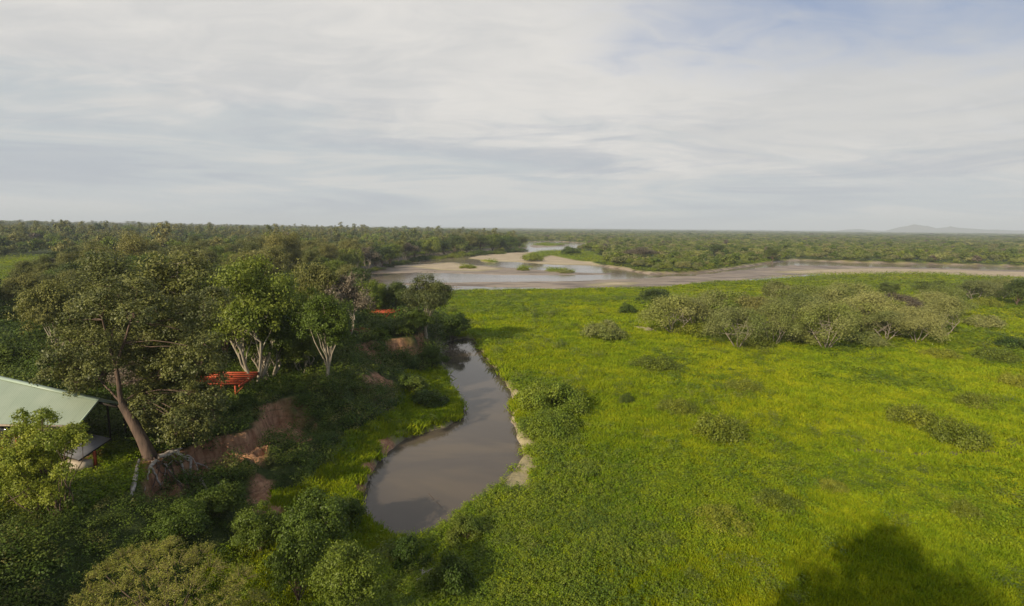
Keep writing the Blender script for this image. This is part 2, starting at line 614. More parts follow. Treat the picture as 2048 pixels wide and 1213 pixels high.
M['leaf_light_olive'] = leaf_mat('leaf_light_olive', (0.155, 0.170, 0.045), (0.215, 0.210, 0.075), 0.06, 0.25)
M['leaf_meadow'] = leaf_mat('leaf_meadow', (0.120, 0.178, 0.014), (0.185, 0.235, 0.018), 0.2, 0.25)
M['leaf_acacia'] = leaf_mat('leaf_acacia', (0.20, 0.22, 0.028), (0.27, 0.265, 0.045), 0.6, 0.25)
M['grass'] = leaf_mat('grass', (0.252, 0.325, 0.012), (0.315, 0.365, 0.012), 0.055, 0.38, 0.05, 0.7,
                      patch=(0.030, 0.46, 0.70, (0.365, 0.390, 0.012)), hue_var=0.12, leaf_var=0.18, big=0.3)
M['herb'] = leaf_mat('herb', (0.205, 0.285, 0.012), (0.275, 0.340, 0.014), 0.12, 0.3, 0.1, 0.6, hue_var=0.12, leaf_var=0.22, big=0.3)
M['slope_herb'] = leaf_mat('slope_herb', (0.060, 0.105, 0.012), (0.100, 0.150, 0.016), 0.12, 0.25, 0.2, 0.5)
M['scrub'] = leaf_mat('scrub', (0.060, 0.098, 0.014), (0.105, 0.140, 0.020), 0.2, 0.25, 0.15, 0.5)
M['bark_pale'] = simple_mat('bark_pale', (0.42, 0.37, 0.28), (0.28, 0.23, 0.16), 4, 0.85, 0.4, (1, 1, 0.25))
M['bark_grove_shaded'] = simple_mat('bark_grove_shaded', (0.33, 0.29, 0.22), (0.20, 0.165, 0.12), 4, 0.85, 0.4, (1, 1, 0.25))  # pale bark darkened: the shade on the grove trunks is in the colour
M['bark_brown'] = simple_mat('bark_brown', (0.15, 0.105, 0.070), (0.085, 0.060, 0.042), 3, 0.9, 0.6, (1, 1, 0.2))
M['bark_hero'] = simple_mat('bark_hero', (0.155, 0.105, 0.075), (0.080, 0.056, 0.042), 2.2, 0.9, 0.8, (1, 1, 0.15))
M['root_white'] = simple_mat('root_white', (0.56, 0.50, 0.42), (0.33, 0.27, 0.21), 3, 0.85, 0.4)
M['orange_steel'] = simple_mat('orange_steel', (0.46, 0.085, 0.028), (0.35, 0.062, 0.024), 1.5, 0.55)
M['roof_green'] = simple_mat('roof_green', (0.285, 0.335, 0.245), (0.245, 0.300, 0.215), 0.35, 0.38, 0.0, spec=0.5)
M['roof_cap'] = simple_mat('roof_cap', (0.36, 0.44, 0.33), (0.30, 0.38, 0.29), 0.8, 0.4)
M['grey_board'] = simple_mat('grey_board', (0.20, 0.195, 0.19), (0.15, 0.145, 0.14), 0.9, 0.6)
M['cream_wall'] = simple_mat('cream_wall', (0.55, 0.46, 0.34), (0.47, 0.38, 0.28), 1.2, 0.85)
M['dark_timber'] = simple_mat('dark_timber', (0.035, 0.027, 0.02), (0.022, 0.017, 0.013), 2, 0.8)
M['deck_timber'] = simple_mat('deck_timber', (0.17, 0.10, 0.06), (0.12, 0.07, 0.045), 2, 0.8)
M['window_dark'] = simple_mat('window_dark', (0.02, 0.022, 0.022), None, 2, 0.1, spec=0.6)
M['hill'] = simple_mat('hill', (0.10, 0.11, 0.06), (0.14, 0.13, 0.08), 0.002, 0.95, world_space=True)


def ground_mat():
    m, nt, N, L = mat_new('ground_cover')
    out = N('ShaderNodeOutputMaterial')
    p = N('ShaderNodeBsdfPrincipled')
    p.inputs['Specular IOR Level'].default_value = 0.25
    L(p.outputs[0], out.inputs[0])
    geo = N('ShaderNodeNewGeometry').outputs['Position']
    att = N('ShaderNodeAttribute')
    att.attribute_name = 'zone'
    sep = N('ShaderNodeSeparateColor')
    L(att.outputs['Color'], sep.inputs[0])
    wood = N('ShaderNodeAttribute')
    wood.attribute_name = 'wood'
    n1 = nnoise(N, L, 0.055, 4, 0.6, geo)
    grass = nmix(N, L, nramp(N, L, n1, 0.36, 0.64), (0.17, 0.22, 0.012), (0.24, 0.26, 0.012))
    n2 = nnoise(N, L, 0.028, 2, 0.5, geo)
    grass = nmix(N, L, nramp(N, L, n2, 0.50, 0.66), grass, (0.28, 0.265, 0.014))
    n3 = nnoise(N, L, 1.6, 5, 0.7, geo)
    grass = nmix(N, L, nramp(N, L, n3, 0.30, 0.75, 0.5, 0.0), grass, (0.08, 0.11, 0.010))
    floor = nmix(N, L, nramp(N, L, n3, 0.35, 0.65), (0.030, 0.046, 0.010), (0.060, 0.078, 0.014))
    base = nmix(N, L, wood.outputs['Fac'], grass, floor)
    mp = N('ShaderNodeMapping')
    mp.inputs['Scale'].default_value = (0.25, 1.0, 1.0)
    L(geo, mp.inputs[0])
    n4 = nnoise(N, L, 0.16, 6, 0.6, mp.outputs[0])
    sand = nmix(N, L, nramp(N, L, n4, 0.38, 0.62), (0.50, 0.42, 0.28), (0.37, 0.295, 0.20))
    nsp = nnoise(N, L, 1.2, 6, 0.65, geo)
    sand = nmix(N, L, nramp(N, L, nsp, 0.35, 0.7, 0.0, 0.5), sand, (0.22, 0.165, 0.11))
    mud = nmix(N, L, nramp(N, L, n4, 0.42, 0.56), (0.135, 0.100, 0.070), (0.30, 0.235, 0.165))
    mp2 = N('ShaderNodeMapping')
    mp2.inputs['Scale'].default_value = (1.0, 1.0, 0.2)
    L(geo, mp2.inputs[0])
    n5 = nnoise(N, L, 1.3, 6, 0.7, mp2.outputs[0])
    clay = nmix(N, L, nramp(N, L, n5, 0.34, 0.66), (0.24, 0.110, 0.055), (0.47, 0.260, 0.140))
    mp3 = N('ShaderNodeMapping')
    mp3.inputs['Scale'].default_value = (0.12, 0.12, 2.2)
    L(geo, mp3.inputs[0])
    n6 = nnoise(N, L, 1.2, 4, 0.6, mp3.outputs[0])
    clay = nmix(N, L, nramp(N, L, n6, 0.5, 0.68, 0.0, 0.6), clay, (0.10, 0.058, 0.038))
    n7 = nnoise(N, L, 2.6, 5, 0.7, geo)
    clay = nmix(N, L, nramp(N, L, n7, 0.55, 0.7, 0.0, 0.7), clay, (0.07, 0.085, 0.02))
    c = nmix(N, L, sep.outputs[1], base, mud)
    c = nmix(N, L, sep.outputs[0], c, sand)
    c = nmix(N, L, sep.outputs[2], c, clay)
    L(c, p.inputs['Base Color'])
    mr = N('ShaderNodeMapRange')
    mr.inputs[3].default_value = 0.9
    mr.inputs[4].default_value = 0.5
    L(sep.outputs[1], mr.inputs[0])
    L(mr.outputs[0], p.inputs['Roughness'])
    b = N('ShaderNodeBump')
    b.inputs['Strength'].default_value = 0.7
    b.inputs['Distance'].default_value = 0.35
    L(n5, b.inputs['Height'])
    L(b.outputs[0], p.inputs['Normal'])
    return m


def water_mat(name, c1, c2, rip=0.02, scale=1.0, rough=0.05, s=0.05, stretch=(0.4, 1, 1)):
    m, nt, N, L = mat_new(name)
    out = N('ShaderNodeOutputMaterial')
    p = N('ShaderNodeBsdfPrincipled')
    p.inputs['Roughness'].default_value = rough
    p.inputs['IOR'].default_value = 1.33
    p.inputs['Specular IOR Level'].default_value = 0.5
    L(p.outputs[0], out.inputs[0])
    geo = N('ShaderNodeNewGeometry').outputs['Position']
    mp = N('ShaderNodeMapping')
    mp.inputs['Scale'].default_value = stretch
    L(geo, mp.inputs[0])
    n = nnoise(N, L, s, 4, 0.55, mp.outputs[0], 0.6)
    c = nmix(N, L, nramp(N, L, n, 0.46, 0.62), c1, c2)
    L(c, p.inputs['Base Color'])
    n2 = nnoise(N, L, scale, 3, 0.5, mp.outputs[0])
    n3 = nnoise(N, L, s * 1.5, 2, 0.5, mp.outputs[0])
    b = N('ShaderNodeBump')
    b.inputs['Distance'].default_value = rip
    L(nramp(N, L, n3, 0.4, 0.6, 0.3, 1.0), b.inputs['Strength'])
    L(n2, b.inputs['Height'])
    L(b.outputs[0], p.inputs['Normal'])
    return m


M['ground'] = ground_mat()
M['pond'] = water_mat('pond_water', (0.082, 0.067, 0.052), (0.118, 0.092, 0.062), 0.004, 2.5, 0.04, 0.055)
M['river'] = water_mat('river_water', (0.17, 0.135, 0.105), (0.235, 0.185, 0.135), 0.03, 0.8, 0.12, 0.03, (0.25, 1, 1))


# ------------------------------------------------------------------ terrain: one sheet out to the horizon
def build_ground():
    a = np.concatenate([np.linspace(-58, 58, 600), np.linspace(58, 302, 62)[1:-1]])
    a = np.radians(90 - a)
    r = np.concatenate([np.exp(np.linspace(math.log(2), math.log(26), 26))[:-1],
                        np.exp(np.linspace(math.log(26), math.log(140), 270))[:-1],
                        np.exp(np.linspace(math.log(140), math.log(1500), 225))[:-1],
                        np.exp(np.linspace(math.log(1500), math.log(70000), 46))])
    A, R = np.meshgrid(a, r)
    x, y = (R * np.cos(A)).ravel(), (R * np.sin(A)).ravel()
    z, S, Mu, clay, info = ground(x, y, True)
    n_a, n_r = len(a), len(r)
    i, j = np.meshgrid(np.arange(n_r - 1), np.arange(n_a), indexing='ij')
    j2 = (j + 1) % n_a
    q = np.stack([i * n_a + j, (i + 1) * n_a + j, (i + 1) * n_a + j2, i * n_a + j2], -1).reshape(-1, 4)[:, ::-1]
    verts = np.stack([x, y, z], 1)
    c = len(verts)
    verts = np.vstack([verts, [[0, 0, gz(0, 0)]]])
    jj = np.arange(n_a)
    tris = np.stack([np.full(n_a, c), (jj + 1) % n_a, jj], 1)
    me = mesh_from('ground', verts, q, tris, True)
    at = me.color_attributes.new('zone', 'FLOAT_COLOR', 'POINT')
    colr = np.ones((c + 1, 4), np.float32)
    colr[:c, 0], colr[:c, 1], colr[:c, 2] = S, Mu, clay
    colr[c] = (0, 0, 0, 1)
    at.data.foreach_set('color', colr.ravel())
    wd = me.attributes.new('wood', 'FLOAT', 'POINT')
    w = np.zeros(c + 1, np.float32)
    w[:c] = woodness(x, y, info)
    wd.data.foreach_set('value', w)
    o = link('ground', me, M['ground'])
    tag(o, kind='structure')


CLEAR = [W(a, b, 6) for a, b in ((-300, 660), (-300, 535), (0, 508), (150, 505), (210, 530), (170, 590), (100, 690), (0, 720))]
LAWN = [W(a, b, 6) for a, b in ((120, 900), (200, 880), (300, 905), (310, 930), (250, 990), (160, 1030), (90, 990))]


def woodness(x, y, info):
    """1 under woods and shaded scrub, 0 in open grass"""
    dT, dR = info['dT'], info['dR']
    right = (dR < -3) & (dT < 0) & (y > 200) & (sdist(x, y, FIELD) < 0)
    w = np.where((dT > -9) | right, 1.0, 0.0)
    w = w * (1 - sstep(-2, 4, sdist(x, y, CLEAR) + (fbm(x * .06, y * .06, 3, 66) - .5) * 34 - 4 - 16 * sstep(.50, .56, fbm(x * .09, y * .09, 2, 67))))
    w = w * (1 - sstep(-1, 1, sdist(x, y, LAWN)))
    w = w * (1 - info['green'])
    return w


# the open flood plain on the near side of the river
FIELD = [tuple(p) for p in RIVER[:15]][::-1] + [(-75, 240), (-40, 175), (-10, 120), (-25, 60), (-30, -200), (900, -200), (900, 150)]
build_ground()

# water: a sheet for the pond, a sheet for the river
pm = mesh_from('pond', [(x, y, PZ) for x, y in ((-45, 30), (25, 30), (25, 160), (-45, 160))], [(0, 1, 2, 3)])
tag(link('pond', pm, M['pond']), kind='structure')
rx0, ry0 = -260, 190
rp = np.array(RIVER)
bb = rp.min(0) - 12, rp.max(0) + 12
gx = np.linspace(bb[0][0], bb[1][0], 90)
gy = np.linspace(bb[0][1], bb[1][1], 90)
GX, GY = np.meshgrid(gx, gy)
ii, jj = np.meshgrid(np.arange(89), np.arange(89), indexing='ij')
q = np.stack([ii * 90 + jj, ii * 90 + jj + 1, (ii + 1) * 90 + jj + 1, (ii + 1) * 90 + jj], -1).reshape(-1, 4)
cx, cy = GX.ravel()[q].mean(1), GY.ravel()[q].mean(1)
keep = sdist(cx, cy, RIVER) > -22
rm = mesh_from('river', np.stack([GX.ravel(), GY.ravel(), np.full(8100, RZ)], 1), q[keep])
tag(link('river', rm, M['river']), kind='structure')


# hills on the horizon
def hills():
    n, m = 220, 14
    az = np.radians(np.linspace(-52, 54, n))
    vs = []
    for k in range(m):
        t = k / (m - 1)
        R = 13300 + 1800 * t
        for a in az:
            px = 1024 + F * math.tan(a)
            right = math.exp(-((px - 1815) / 45) ** 2) * 125 + math.exp(-((px - 1905) / 60) ** 2) * 85 + math.exp(-((px - 1700) / 40) ** 2) * 58 + \
                math.exp(-((px - 2010) / 90) ** 2) * 62
            left = math.exp(-((px - 250) / 200) ** 2) * 70 + math.exp(-((px - 560) / 110) ** 2) * 40
            h = (right + left) * (0.45 + 1.1 * float(fbm(np.array([a * 110]), np.array([k * 0.4]), 4, 2)[0]))
            vs.append((R * math.sin(a), R * math.cos(a), -8 + h * 1.1 * math.sin(math.pi * min(1, t * 1.02)) ** 0.8))
    qs = [(i * n + j, i * n + j + 1, (i + 1) * n + j + 1, (i + 1) * n + j) for i in range(m - 1) for j in range(n - 1)]
    tag(link('hills', mesh_from('hills', vs, qs, None, True), M['hill']), kind='structure')


hills()


# ------------------------------------------------------------------ plants: shapes
def tube(pts, rad, n=6):
    """a tapered limb along a polyline: verts and quads"""
    pts = np.asarray(pts, float)
    rad = np.asarray(rad, float)
    d = np.gradient(pts, axis=0)
    d /= np.linalg.norm(d, axis=1, keepdims=True) + 1e-9
    ref = np.where(np.abs(d[:, 2:3]) > 0.9, np.array([[1.0, 0, 0]]), np.array([[0, 0, 1.0]]))
    u = np.cross(d, ref)
    u /= np.linalg.norm(u, axis=1, keepdims=True) + 1e-9
    v = np.cross(d, u)
    th = np.linspace(0, 2 * np.pi, n, endpoint=False)
    V = pts[:, None] + rad[:, None, None] * (u[:, None] * np.cos(th)[None, :, None] + v[:, None] * np.sin(th)[None, :, None])
    k = len(pts)
    i, j = np.meshgrid(np.arange(k - 1), np.arange(n), indexing='ij')
    j2 = (j + 1) % n
    Q = np.stack([i * n + j, i * n + j2, (i + 1) * n + j2, (i + 1) * n + j], -1).reshape(-1, 4)
    return V.reshape(-1, 3), Q


class Limbs:
    def __init__(self):
        self.v, self.q, self.n = [], [], 0

    def add(self, pts, rad, n=6):
        v, q = tube(pts, rad, n)
        self.v.append(v)
        self.q.append(q + self.n)
        self.n += len(v)

    def curve(self, a, b, ra, rb, rng, wob=0.1, sag=0.15, n=6, k=7):
        a, b = np.array(a, float), np.array(b, float)
        L_ = np.linalg.norm(b - a)
        t = np.linspace(0, 1, k)[:, None]
        mid = (a + b) / 2 + np.array([0, 0, sag * L_]) + rng.normal(0, wob * L_, 3) * 0.6
        p = (1 - t) ** 2 * a + 2 * t * (1 - t) * mid + t ** 2 * b
        p[1:-1] += rng.normal(0, wob * L_ * 0.16, (k - 2, 3))
        self.add(p, np.linspace(ra, rb, k), n)
        return p

    def mesh(self, name):
        return mesh_from(name, np.concatenate(self.v), np.concatenate(self.q), None, True)


def leaf_quads(C, Nrm, size, rng, aspect=0.55):
    """leaf-shaped quads at C facing Nrm"""
    n = len(C)
    Nrm = Nrm / (np.linalg.norm(Nrm, axis=1, keepdims=True) + 1e-9)
    r = rng.normal(size=(n, 3))
    u = np.cross(Nrm, r)
    u /= np.linalg.norm(u, axis=1, keepdims=True) + 1e-9
    v = np.cross(Nrm, u)
    s = (size * rng.uniform(0.6, 1.35, n))[:, None] * 0.5
    V = np.stack([C - u * s, C - v * s * aspect + Nrm * s * 0.12, C + u * s, C + v * s * aspect + Nrm * s * 0.12], 1)
    return V.reshape(-1, 3)


def foliage(lobes, n, size, rng, subs=12, tight=0.26, shell=0.86, up=0.35, drop=-0.45, aspect=0.6, flat=0.8):
    """leaves on clumps that sit on the outside of lobes [(x,y,z,r)]"""
    lobes = np.asarray(lobes, float)
    K = len(lobes)
    w = lobes[:, 3] ** 2
    w = w / w.sum()
    li = np.repeat(np.arange(K), subs)
    d = rng.normal(size=(len(li), 3))
    d /= np.linalg.norm(d, axis=1, keepdims=True)
    d[:, 2] = np.where(d[:, 2] < drop, -d[:, 2], d[:, 2])
    sub_r = rng.uniform(0.55, 1.35, len(li))
    sc = lobes[li, :3] + d * lobes[li, 3:4] * (shell * rng.uniform(0.8, 1.12, (len(li), 1))) * np.array([1, 1, flat])
    pw = w[li] * sub_r
    s = rng.choice(len(li), n, p=pw / pw.sum())
    off = rng.normal(size=(n, 3)) * np.array([1, 1, 0.75])
    P = sc[s] + off * (lobes[li[s], 3] * tight * sub_r[s])[:, None]
    nrm = (P - lobes[li[s], :3]) / lobes[li[s], 3:4]
    nrm = nrm * 0.8 + rng.normal(size=(n, 3)) * 0.55
    nrm[:, 2] += up
    return leaf_quads(P, nrm, size, rng, aspect), P


def crown_mesh(name, V, mat):
    n = len(V) // 4
    me = mesh_from(name, V, np.arange(n * 4).reshape(-1, 4))
    me.materials.append(mat)
    return me


def hull_lobes(rng, n, rx, rz, cz, lr, low=-0.25, squash=1.0, fill=0.25):
    out = []
    for i in range(n):
        while True:
            d = rng.normal(size=3)
            d /= np.linalg.norm(d)
            if d[2] > low:
                break
        k = rng.uniform(0.55, 1.0) if rng.random() > fill else rng.uniform(0.1, 0.5)
        r = lr * rng.uniform(0.65, 1.25)
        out.append((d[0] * (rx - r * 0.6) * k, d[1] * (rx - r * 0.6) * k, cz + d[2] * (rz - r * 0.5) * k * squash, r))
    return out


PROTO = {}


def make_proto(name, H, Wd, n_leaf, leaf, mat, bark, seed, lobes=16, lr=0.2, trunk_h=0.35, stems=1, base_r=None, low=-0.25, drop=-0.45, subs=12, shape='round', tight=0.26, spread=0.35):
    """a plant of height H and width Wd standing at its own origin"""
    rng = np.random.default_rng(seed)
    rx = Wd / 2
    ch = H * (1 - trunk_h)
    rz = ch / 2
    cz = H - rz
    if shape == 'round':
        lb = hull_lobes(rng, lobes, rx, rz, cz, Wd * lr, low)
    elif shape == 'umbrella':
        lb = []
        for i in range(lobes):
            a, k = rng.uniform(0, 2 * math.pi), math.sqrt(rng.uniform(0.02, 1))
            r = Wd * lr * rng.uniform(0.7, 1.2)
            zz = H - r * 0.9 - (k ** 2.2) * ch * rng.uniform(0.35, 0.85)
            lb.append((math.cos(a) * (rx - r * .6) * k, math.sin(a) * (rx - r * .6) * k, zz, r))
    else:  # shrub
        lb = []
        for i in range(lobes):
            a, k = rng.uniform(0, 2 * math.pi), math.sqrt(rng.uniform(0.0, 1))
            r = Wd * lr * rng.uniform(0.6, 1.2)
            lb.append((math.cos(a) * (rx - r * .6) * k, math.sin(a) * (rx - r * .6) * k, max(r * .4, (H - r) * (1 - 0.75 * k ** 2) * rng.uniform(.55, 1)), r))
    V, P = foliage(lb, n_leaf, leaf, rng, subs=subs, drop=drop, tight=tight)
    V[:, 2] = np.maximum(V[:, 2], 0.02)
    crown = crown_mesh(name + '_crown', V, mat)
    lm = Limbs()
    br = base_r or H * 0.022
    order = sorted(range(len(lb)), key=lambda i: -lb[i][3])
    for s in range(stems):
        a = 2 * math.pi * (s + rng.uniform(0, .6)) / stems
        off = np.array([math.cos(a), math.sin(a), 0]) * (0 if stems == 1 else br * 0.8)
        top = np.array([math.cos(a) * rx * spread * (stems > 1), math.sin(a) * rx * spread * (stems > 1), H * trunk_h + (H * 0.15 if stems > 1 else 0)])
        if stems == 1:
            top[:2] += rng.normal(0, H * 0.02, 2)
        p = lm.curve(off + np.array([0, 0, -0.3]), top, br * (1.15 if stems == 1 else .7), br * (.72 if stems == 1 else .42), rng, 0.06, 0.0 if stems == 1 else 0.04, 7, 7)
        for li in order[s::stems][:12]:
            t = rng.uniform(0.55, 1)
            st = p[int(round(t * 6))]
            rb = br * (0.45 if stems == 1 else 0.3)
            e = np.array(lb[li][:3])
            lm.curve(st, e, rb, rb * 0.3, rng, 0.08, 0.08, 5, 6)
            for _ in range(2):
                d = rng.normal(size=3)
                d[2] = abs(d[2]) * .6
                lm.curve(e, e + d / np.linalg.norm(d) * lb[li][3] * 0.8, rb * 0.3, rb * 0.1, rng, 0.1, 0.0, 4, 4)
    trunk = lm.mesh(name + '_trunk')
    trunk.materials.append(bark)
    PROTO[name] = dict(H=H, W=Wd, crown=crown, trunk=trunk)
    return PROTO[name]


bp, bb_ = M['bark_pale'], M['bark_brown']
# woodland trees seen at 70-400 m
make_proto('dark_tree', 12, 11, 17000, 0.33, M['leaf_dark'], bb_, 1, 20, 0.19, 0.12, low=-0.6)
make_proto('green_tree', 11, 11, 17000, 0.33, M['leaf_green'], bb_, 2, 20, 0.18, 0.12, low=-0.6)
make_proto('olive_tree', 12, 12, 17000, 0.33, M['leaf_olive'], bp, 3, 22, 0.17, 0.15, low=-0.5)
make_proto('tall_tree', 16, 11, 19000, 0.33, M['leaf_olive'], bp, 4, 28, 0.19, 0.15, low=-0.9)
make_proto('lime_tree', 12, 10, 15000, 0.32, M['leaf_lime'], bp, 5, 22, 0.19, 0.25, stems=3, low=-0.5)
make_proto('grey_tree', 8.5, 13, 15000, 0.26, M['leaf_grey'], M['bark_grove_shaded'], 6, 24, 0.13, 0.30, stems=5, shape='umbrella', spread=.5, tight=.36, subs=16)
make_proto('grey_tree_b', 9, 12, 15000, 0.26, M['leaf_grey'], M['bark_grove_shaded'], 16, 21, 0.14, 0.27, stems=4, shape='umbrella', spread=.5, tight=.36, subs=16)
make_proto('brown_tree', 10, 10, 11000, 0.3, M['leaf_brown'], bp, 7, 20, 0.17, 0.2, stems=2, low=-0.4)
make_proto('shrub', 3, 4.5, 6500, 0.2, M['scrub'], bb_, 8, 20, 0.15, 0.05, base_r=.05, shape='shrub', tight=.42)
make_proto('bright_shrub', 3, 4.5, 6500, 0.2, M['leaf_lime'], bb_, 9, 14, 0.2, 0.05, base_r=.05, shape='shrub')
make_proto('grey_shrub', 3, 5, 6500, 0.2, M['leaf_grey'], bp, 10, 20, 0.14, 0.05, base_r=.05, shape='shrub', tight=.45)
make_proto('meadow_shrub', 2.2, 6, 8000, 0.19, leaf_mat('leaf_meadow_shrub', (0.150, 0.185, 0.018), (0.215, 0.240, 0.020), 0.3, 0.28), bb_, 12, 26, 0.12, 0.05, base_r=.05, shape='shrub', tight=.5)
make_proto('mound', 3, 9, 16000, 0.22, M['leaf_meadow'], bb_, 13, 60, 0.09, 0.02, base_r=.05, shape='shrub', tight=.55)
make_proto('bright_tree', 9, 11, 9000, 0.42, M['leaf_bright'], bp, 31, 22, 0.18, 0.08, low=-0.6)
make_proto('light_olive_tree', 9, 12, 9000, 0.42, M['leaf_light_olive'], bp, 32, 22, 0.17, 0.12, low=-0.5)
# closer plants
make_proto('near_dark', 8, 8, 16000, 0.26, M['leaf_green'], bb_, 21, 26, 0.17, 0.1, low=-0.6, subs=16)
make_proto('near_tall', 13, 9, 24000, 0.26, M['leaf_green'], bp, 22, 26, 0.18, 0.2, low=-0.5, subs=16)
make_proto('near_lime', 12, 9, 26000, 0.24, M['leaf_lime'], bp, 23, 30, 0.15, 0.2, stems=5, low=-0.85, subs=18, spread=.5)
make_proto('near_olive', 15, 12, 30000, 0.26, M['leaf_hero'], bp, 24, 28, 0.16, 0.2, low=-0.5, subs=14)
make_proto('near_shrub', 3, 4.5, 8000, 0.2, M['scrub'], bb_, 25, 18, 0.18, 0.05, base_r=.04, shape='shrub', subs=14)


def plant(proto, x, y, w, h, label, cat, group=None, name=None, z=None, parts=True, rz=None, lean=None):
    P = PROTO[proto]
    g = gz(x, y) if z is None else z
    r = empty(name or 'tree', (x, y, g), random.uniform(0, 6.28) if rz is None else rz)
    s = (w / P['W'], w / P['W'], h / P['H'])
    r.scale = s
    if lean:
        r.rotation_euler = (lean[0], lean[1], r.rotation_euler.z)
    tag(r, label, cat, group)
    c = bpy.data.objects.new('crown', P['crown'])
    COL.objects.link(c)
    c.parent = r
    t = bpy.data.objects.new('trunk' if cat == 'tree' else 'stem', P['trunk'])
    COL.objects.link(t)
    t.parent = r
    return r


random.seed(4)
PLACED = []     # (x, y, radius) of plants set by hand, kept clear when the woods are filled


def by_px(proto, px, ytop, ybase, wpx, label, cat='tree', group=None, name='tree', rz=None):
    x, y, z = hit(px, ybase)
    top = WD(px, ytop, y)
    h = max(0.6, top.z - z)
    w = wpx / F * y
    PLACED.append((x, y, w * 0.5))
    return plant(proto, x, y, w, h, label, cat, group, name, z, rz=rz)


# ------------------------------------------------------------------ trees and bushes one can point at
# left bank
by_px('near_lime', 512, 498, 772, 170, 'tall lime green tree rising above the orange beams, catching the sun', name='lime_tree')
by_px('near_lime', 540, 625, 762, 125, 'yellow green tree with a fan of thin pale stems right of the orange beams', name='pale_stemmed_tree')
by_px('near_lime', 606, 655, 752, 95, 'small bright green tree with a short brown trunk between two pale trunked trees', name='small_tree')
by_px('near_tall', 655, 585, 765, 120, 'dark green tree with one straight pale trunk at the top of the eroded bank', name='straight_trunk_tree')
by_px('tall_tree', 360, 498, 745, 200, 'grey green tree with bare forked limbs behind the big leaning tree', name='grey_green_tree')
by_px('tall_tree', 240, 500, 700, 170, 'olive tree rising behind the left of the big leaning tree', name='olive_tree')
by_px('grey_tree', 405, 600, 692, 110, 'tree with a bundle of slim pale trunks in a dark gap of the woods', name='slim_trunk_tree')
by_px('brown_tree', 700, 545, 688, 110, 'greyish brown tree at the edge of the woods near the far orange roof frame', name='greyish_tree')
by_px('green_tree', 742, 560, 640, 60, 'dark green tree left of the far orange frame, against the bright field', name='dark_green_tree')
by_px('near_olive', 852, 548, 676, 120, 'tall olive crowned tree standing alone at the head of the pond', name='bank_tree')
by_px('near_dark', 905, 622, 690, 70, 'dark bush at the right foot of the lone bank tree', 'bush', name='dark_bush')
by_px('near_dark', 835, 618, 676, 70, 'dark bush at the left foot of the lone bank tree', 'bush', name='dark_bush')
by_px('green_tree', 455, 560, 740, 100, 'mid green tree behind the left end of the orange beams', name='green_tree')
by_px('near_dark', 600, 560, 735, 110, 'dark leafy tree filling the gap between the lime and straight trunked trees', name='dark_leafy_tree')
by_px('olive_tree', 640, 520, 690, 110, 'olive tree behind the dark leafy tree above the bank', name='olive_tree')
by_px('olive_tree', 120, 560, 730, 130, 'dull olive tree left of the big leaning tree, above the green roof', name='olive_tree')
by_px('near_shrub', 755, 640, 676, 60, 'round shrub on the grassy bank top below the far orange frame', 'bush', name='shrub')
by_px('near_shrub', 800, 636, 672, 60, 'shrub on the bank top left of the brown earth mound', 'bush', name='shrub')
by_px('near_shrub', 490, 785, 830, 62, 'pale round shrub at the top of the bank below the orange beams', 'bush', name='shrub')
by_px('shrub', 30, 680, 740, 110, 'dark scrub in the shade just above the green roof', 'bush', name='shrub')
by_px('near_shrub', 868, 690, 728, 60, 'shrub on the bank face left of the pond head', 'bush', name='shrub')
rt = random.Random(3)
LX, LY, TY = [690, 760, 800, 850, 900, 950, 1000, 1046], [556, 537, 528, 520, 515, 510, 506, 501], [492, 482, 476, 470, 466, 466, 467, 472]
px = 692.0
while px < 1046:
    yb = float(np.interp(px, LX, LY)) - rt.uniform(0, 2.5)
    yt = float(np.interp(px, LX, TY)) + rt.uniform(-2, 10) + (12 if rt.random() < .25 else 0)
    k = rt.choice(['dark_tree', 'green_tree', 'olive_tree', 'dark_tree', 'bright_tree', 'brown_tree', 'green_tree'])
    side = 'beside the upper river' if px > 960 else 'above the middle sand bar' if px > 860 else 'above the brown left shallows'
    by_px(k, px, yt, yb, rt.uniform(32, 52), '%s waterside tree at the foot of the left woods %s' % ({'dark_tree': 'dark', 'green_tree': 'mid green', 'olive_tree': 'olive', 'bright_tree': 'bright', 'brown_tree': 'brownish'}[k], side),
          group='waterside trees along the far left bank', name='waterside_tree')
    px += rt.uniform(13, 24)
px = 690.0
while px < 1044:
    yb = float(np.interp(px, LX, LY)) + rt.uniform(0.5, 2.5)
    by_px(rt.choice(['shrub', 'shrub', 'bright_shrub', 'meadow_shrub']), px, yb - rt.uniform(7, 14), yb, rt.uniform(24, 44), 'bush at the water line of the far left bank, ' + ('beside the upper river' if px > 980 else 'right of the middle' if px > 900 else 'near the middle' if px > 820 else 'above the brown shallows' if px > 750 else 'at its left end'), 'bush',
          'bushes at the water line of the far left bank', 'waterside_bush')
    px += rt.uniform(9, 17)
for px, yt, yb, w, pr, lab in ((20, 560, 600, 80, 'bright_shrub', 'bright bush at the far side of the left clearing'), (75, 575, 612, 70, 'bright_tree', 'round bright tree in the left clearing'),
                               (10, 610, 650, 70, 'shrub', 'dark bush at the left edge in the clearing'), (60, 625, 668, 80, 'bright_shrub', 'yellow green bush in the middle of the left clearing'),
                               (115, 600, 640, 70, 'light_olive_tree', 'pale olive tree at the right of the left clearing'), (5, 668, 705, 90, 'shrub', 'dark bush on the near side of the left clearing'),
                               (70, 690, 735, 100, 'near_shrub', 'low bush just above the ridge of the green roof'), (130, 540, 575, 70, 'green_tree', 'mid green tree on the far right side of the left clearing'),
                               (50, 535, 562, 60, 'shrub', 'small bush far back in the left clearing'), (95, 525, 550, 50, 'bright_tree', 'small bright tree far back in the left clearing')):
    by_px(pr, px, yt, yb, w, lab, 'bush' if 'shrub' in pr else 'tree', name='bush' if 'shrub' in pr else 'clearing_tree')
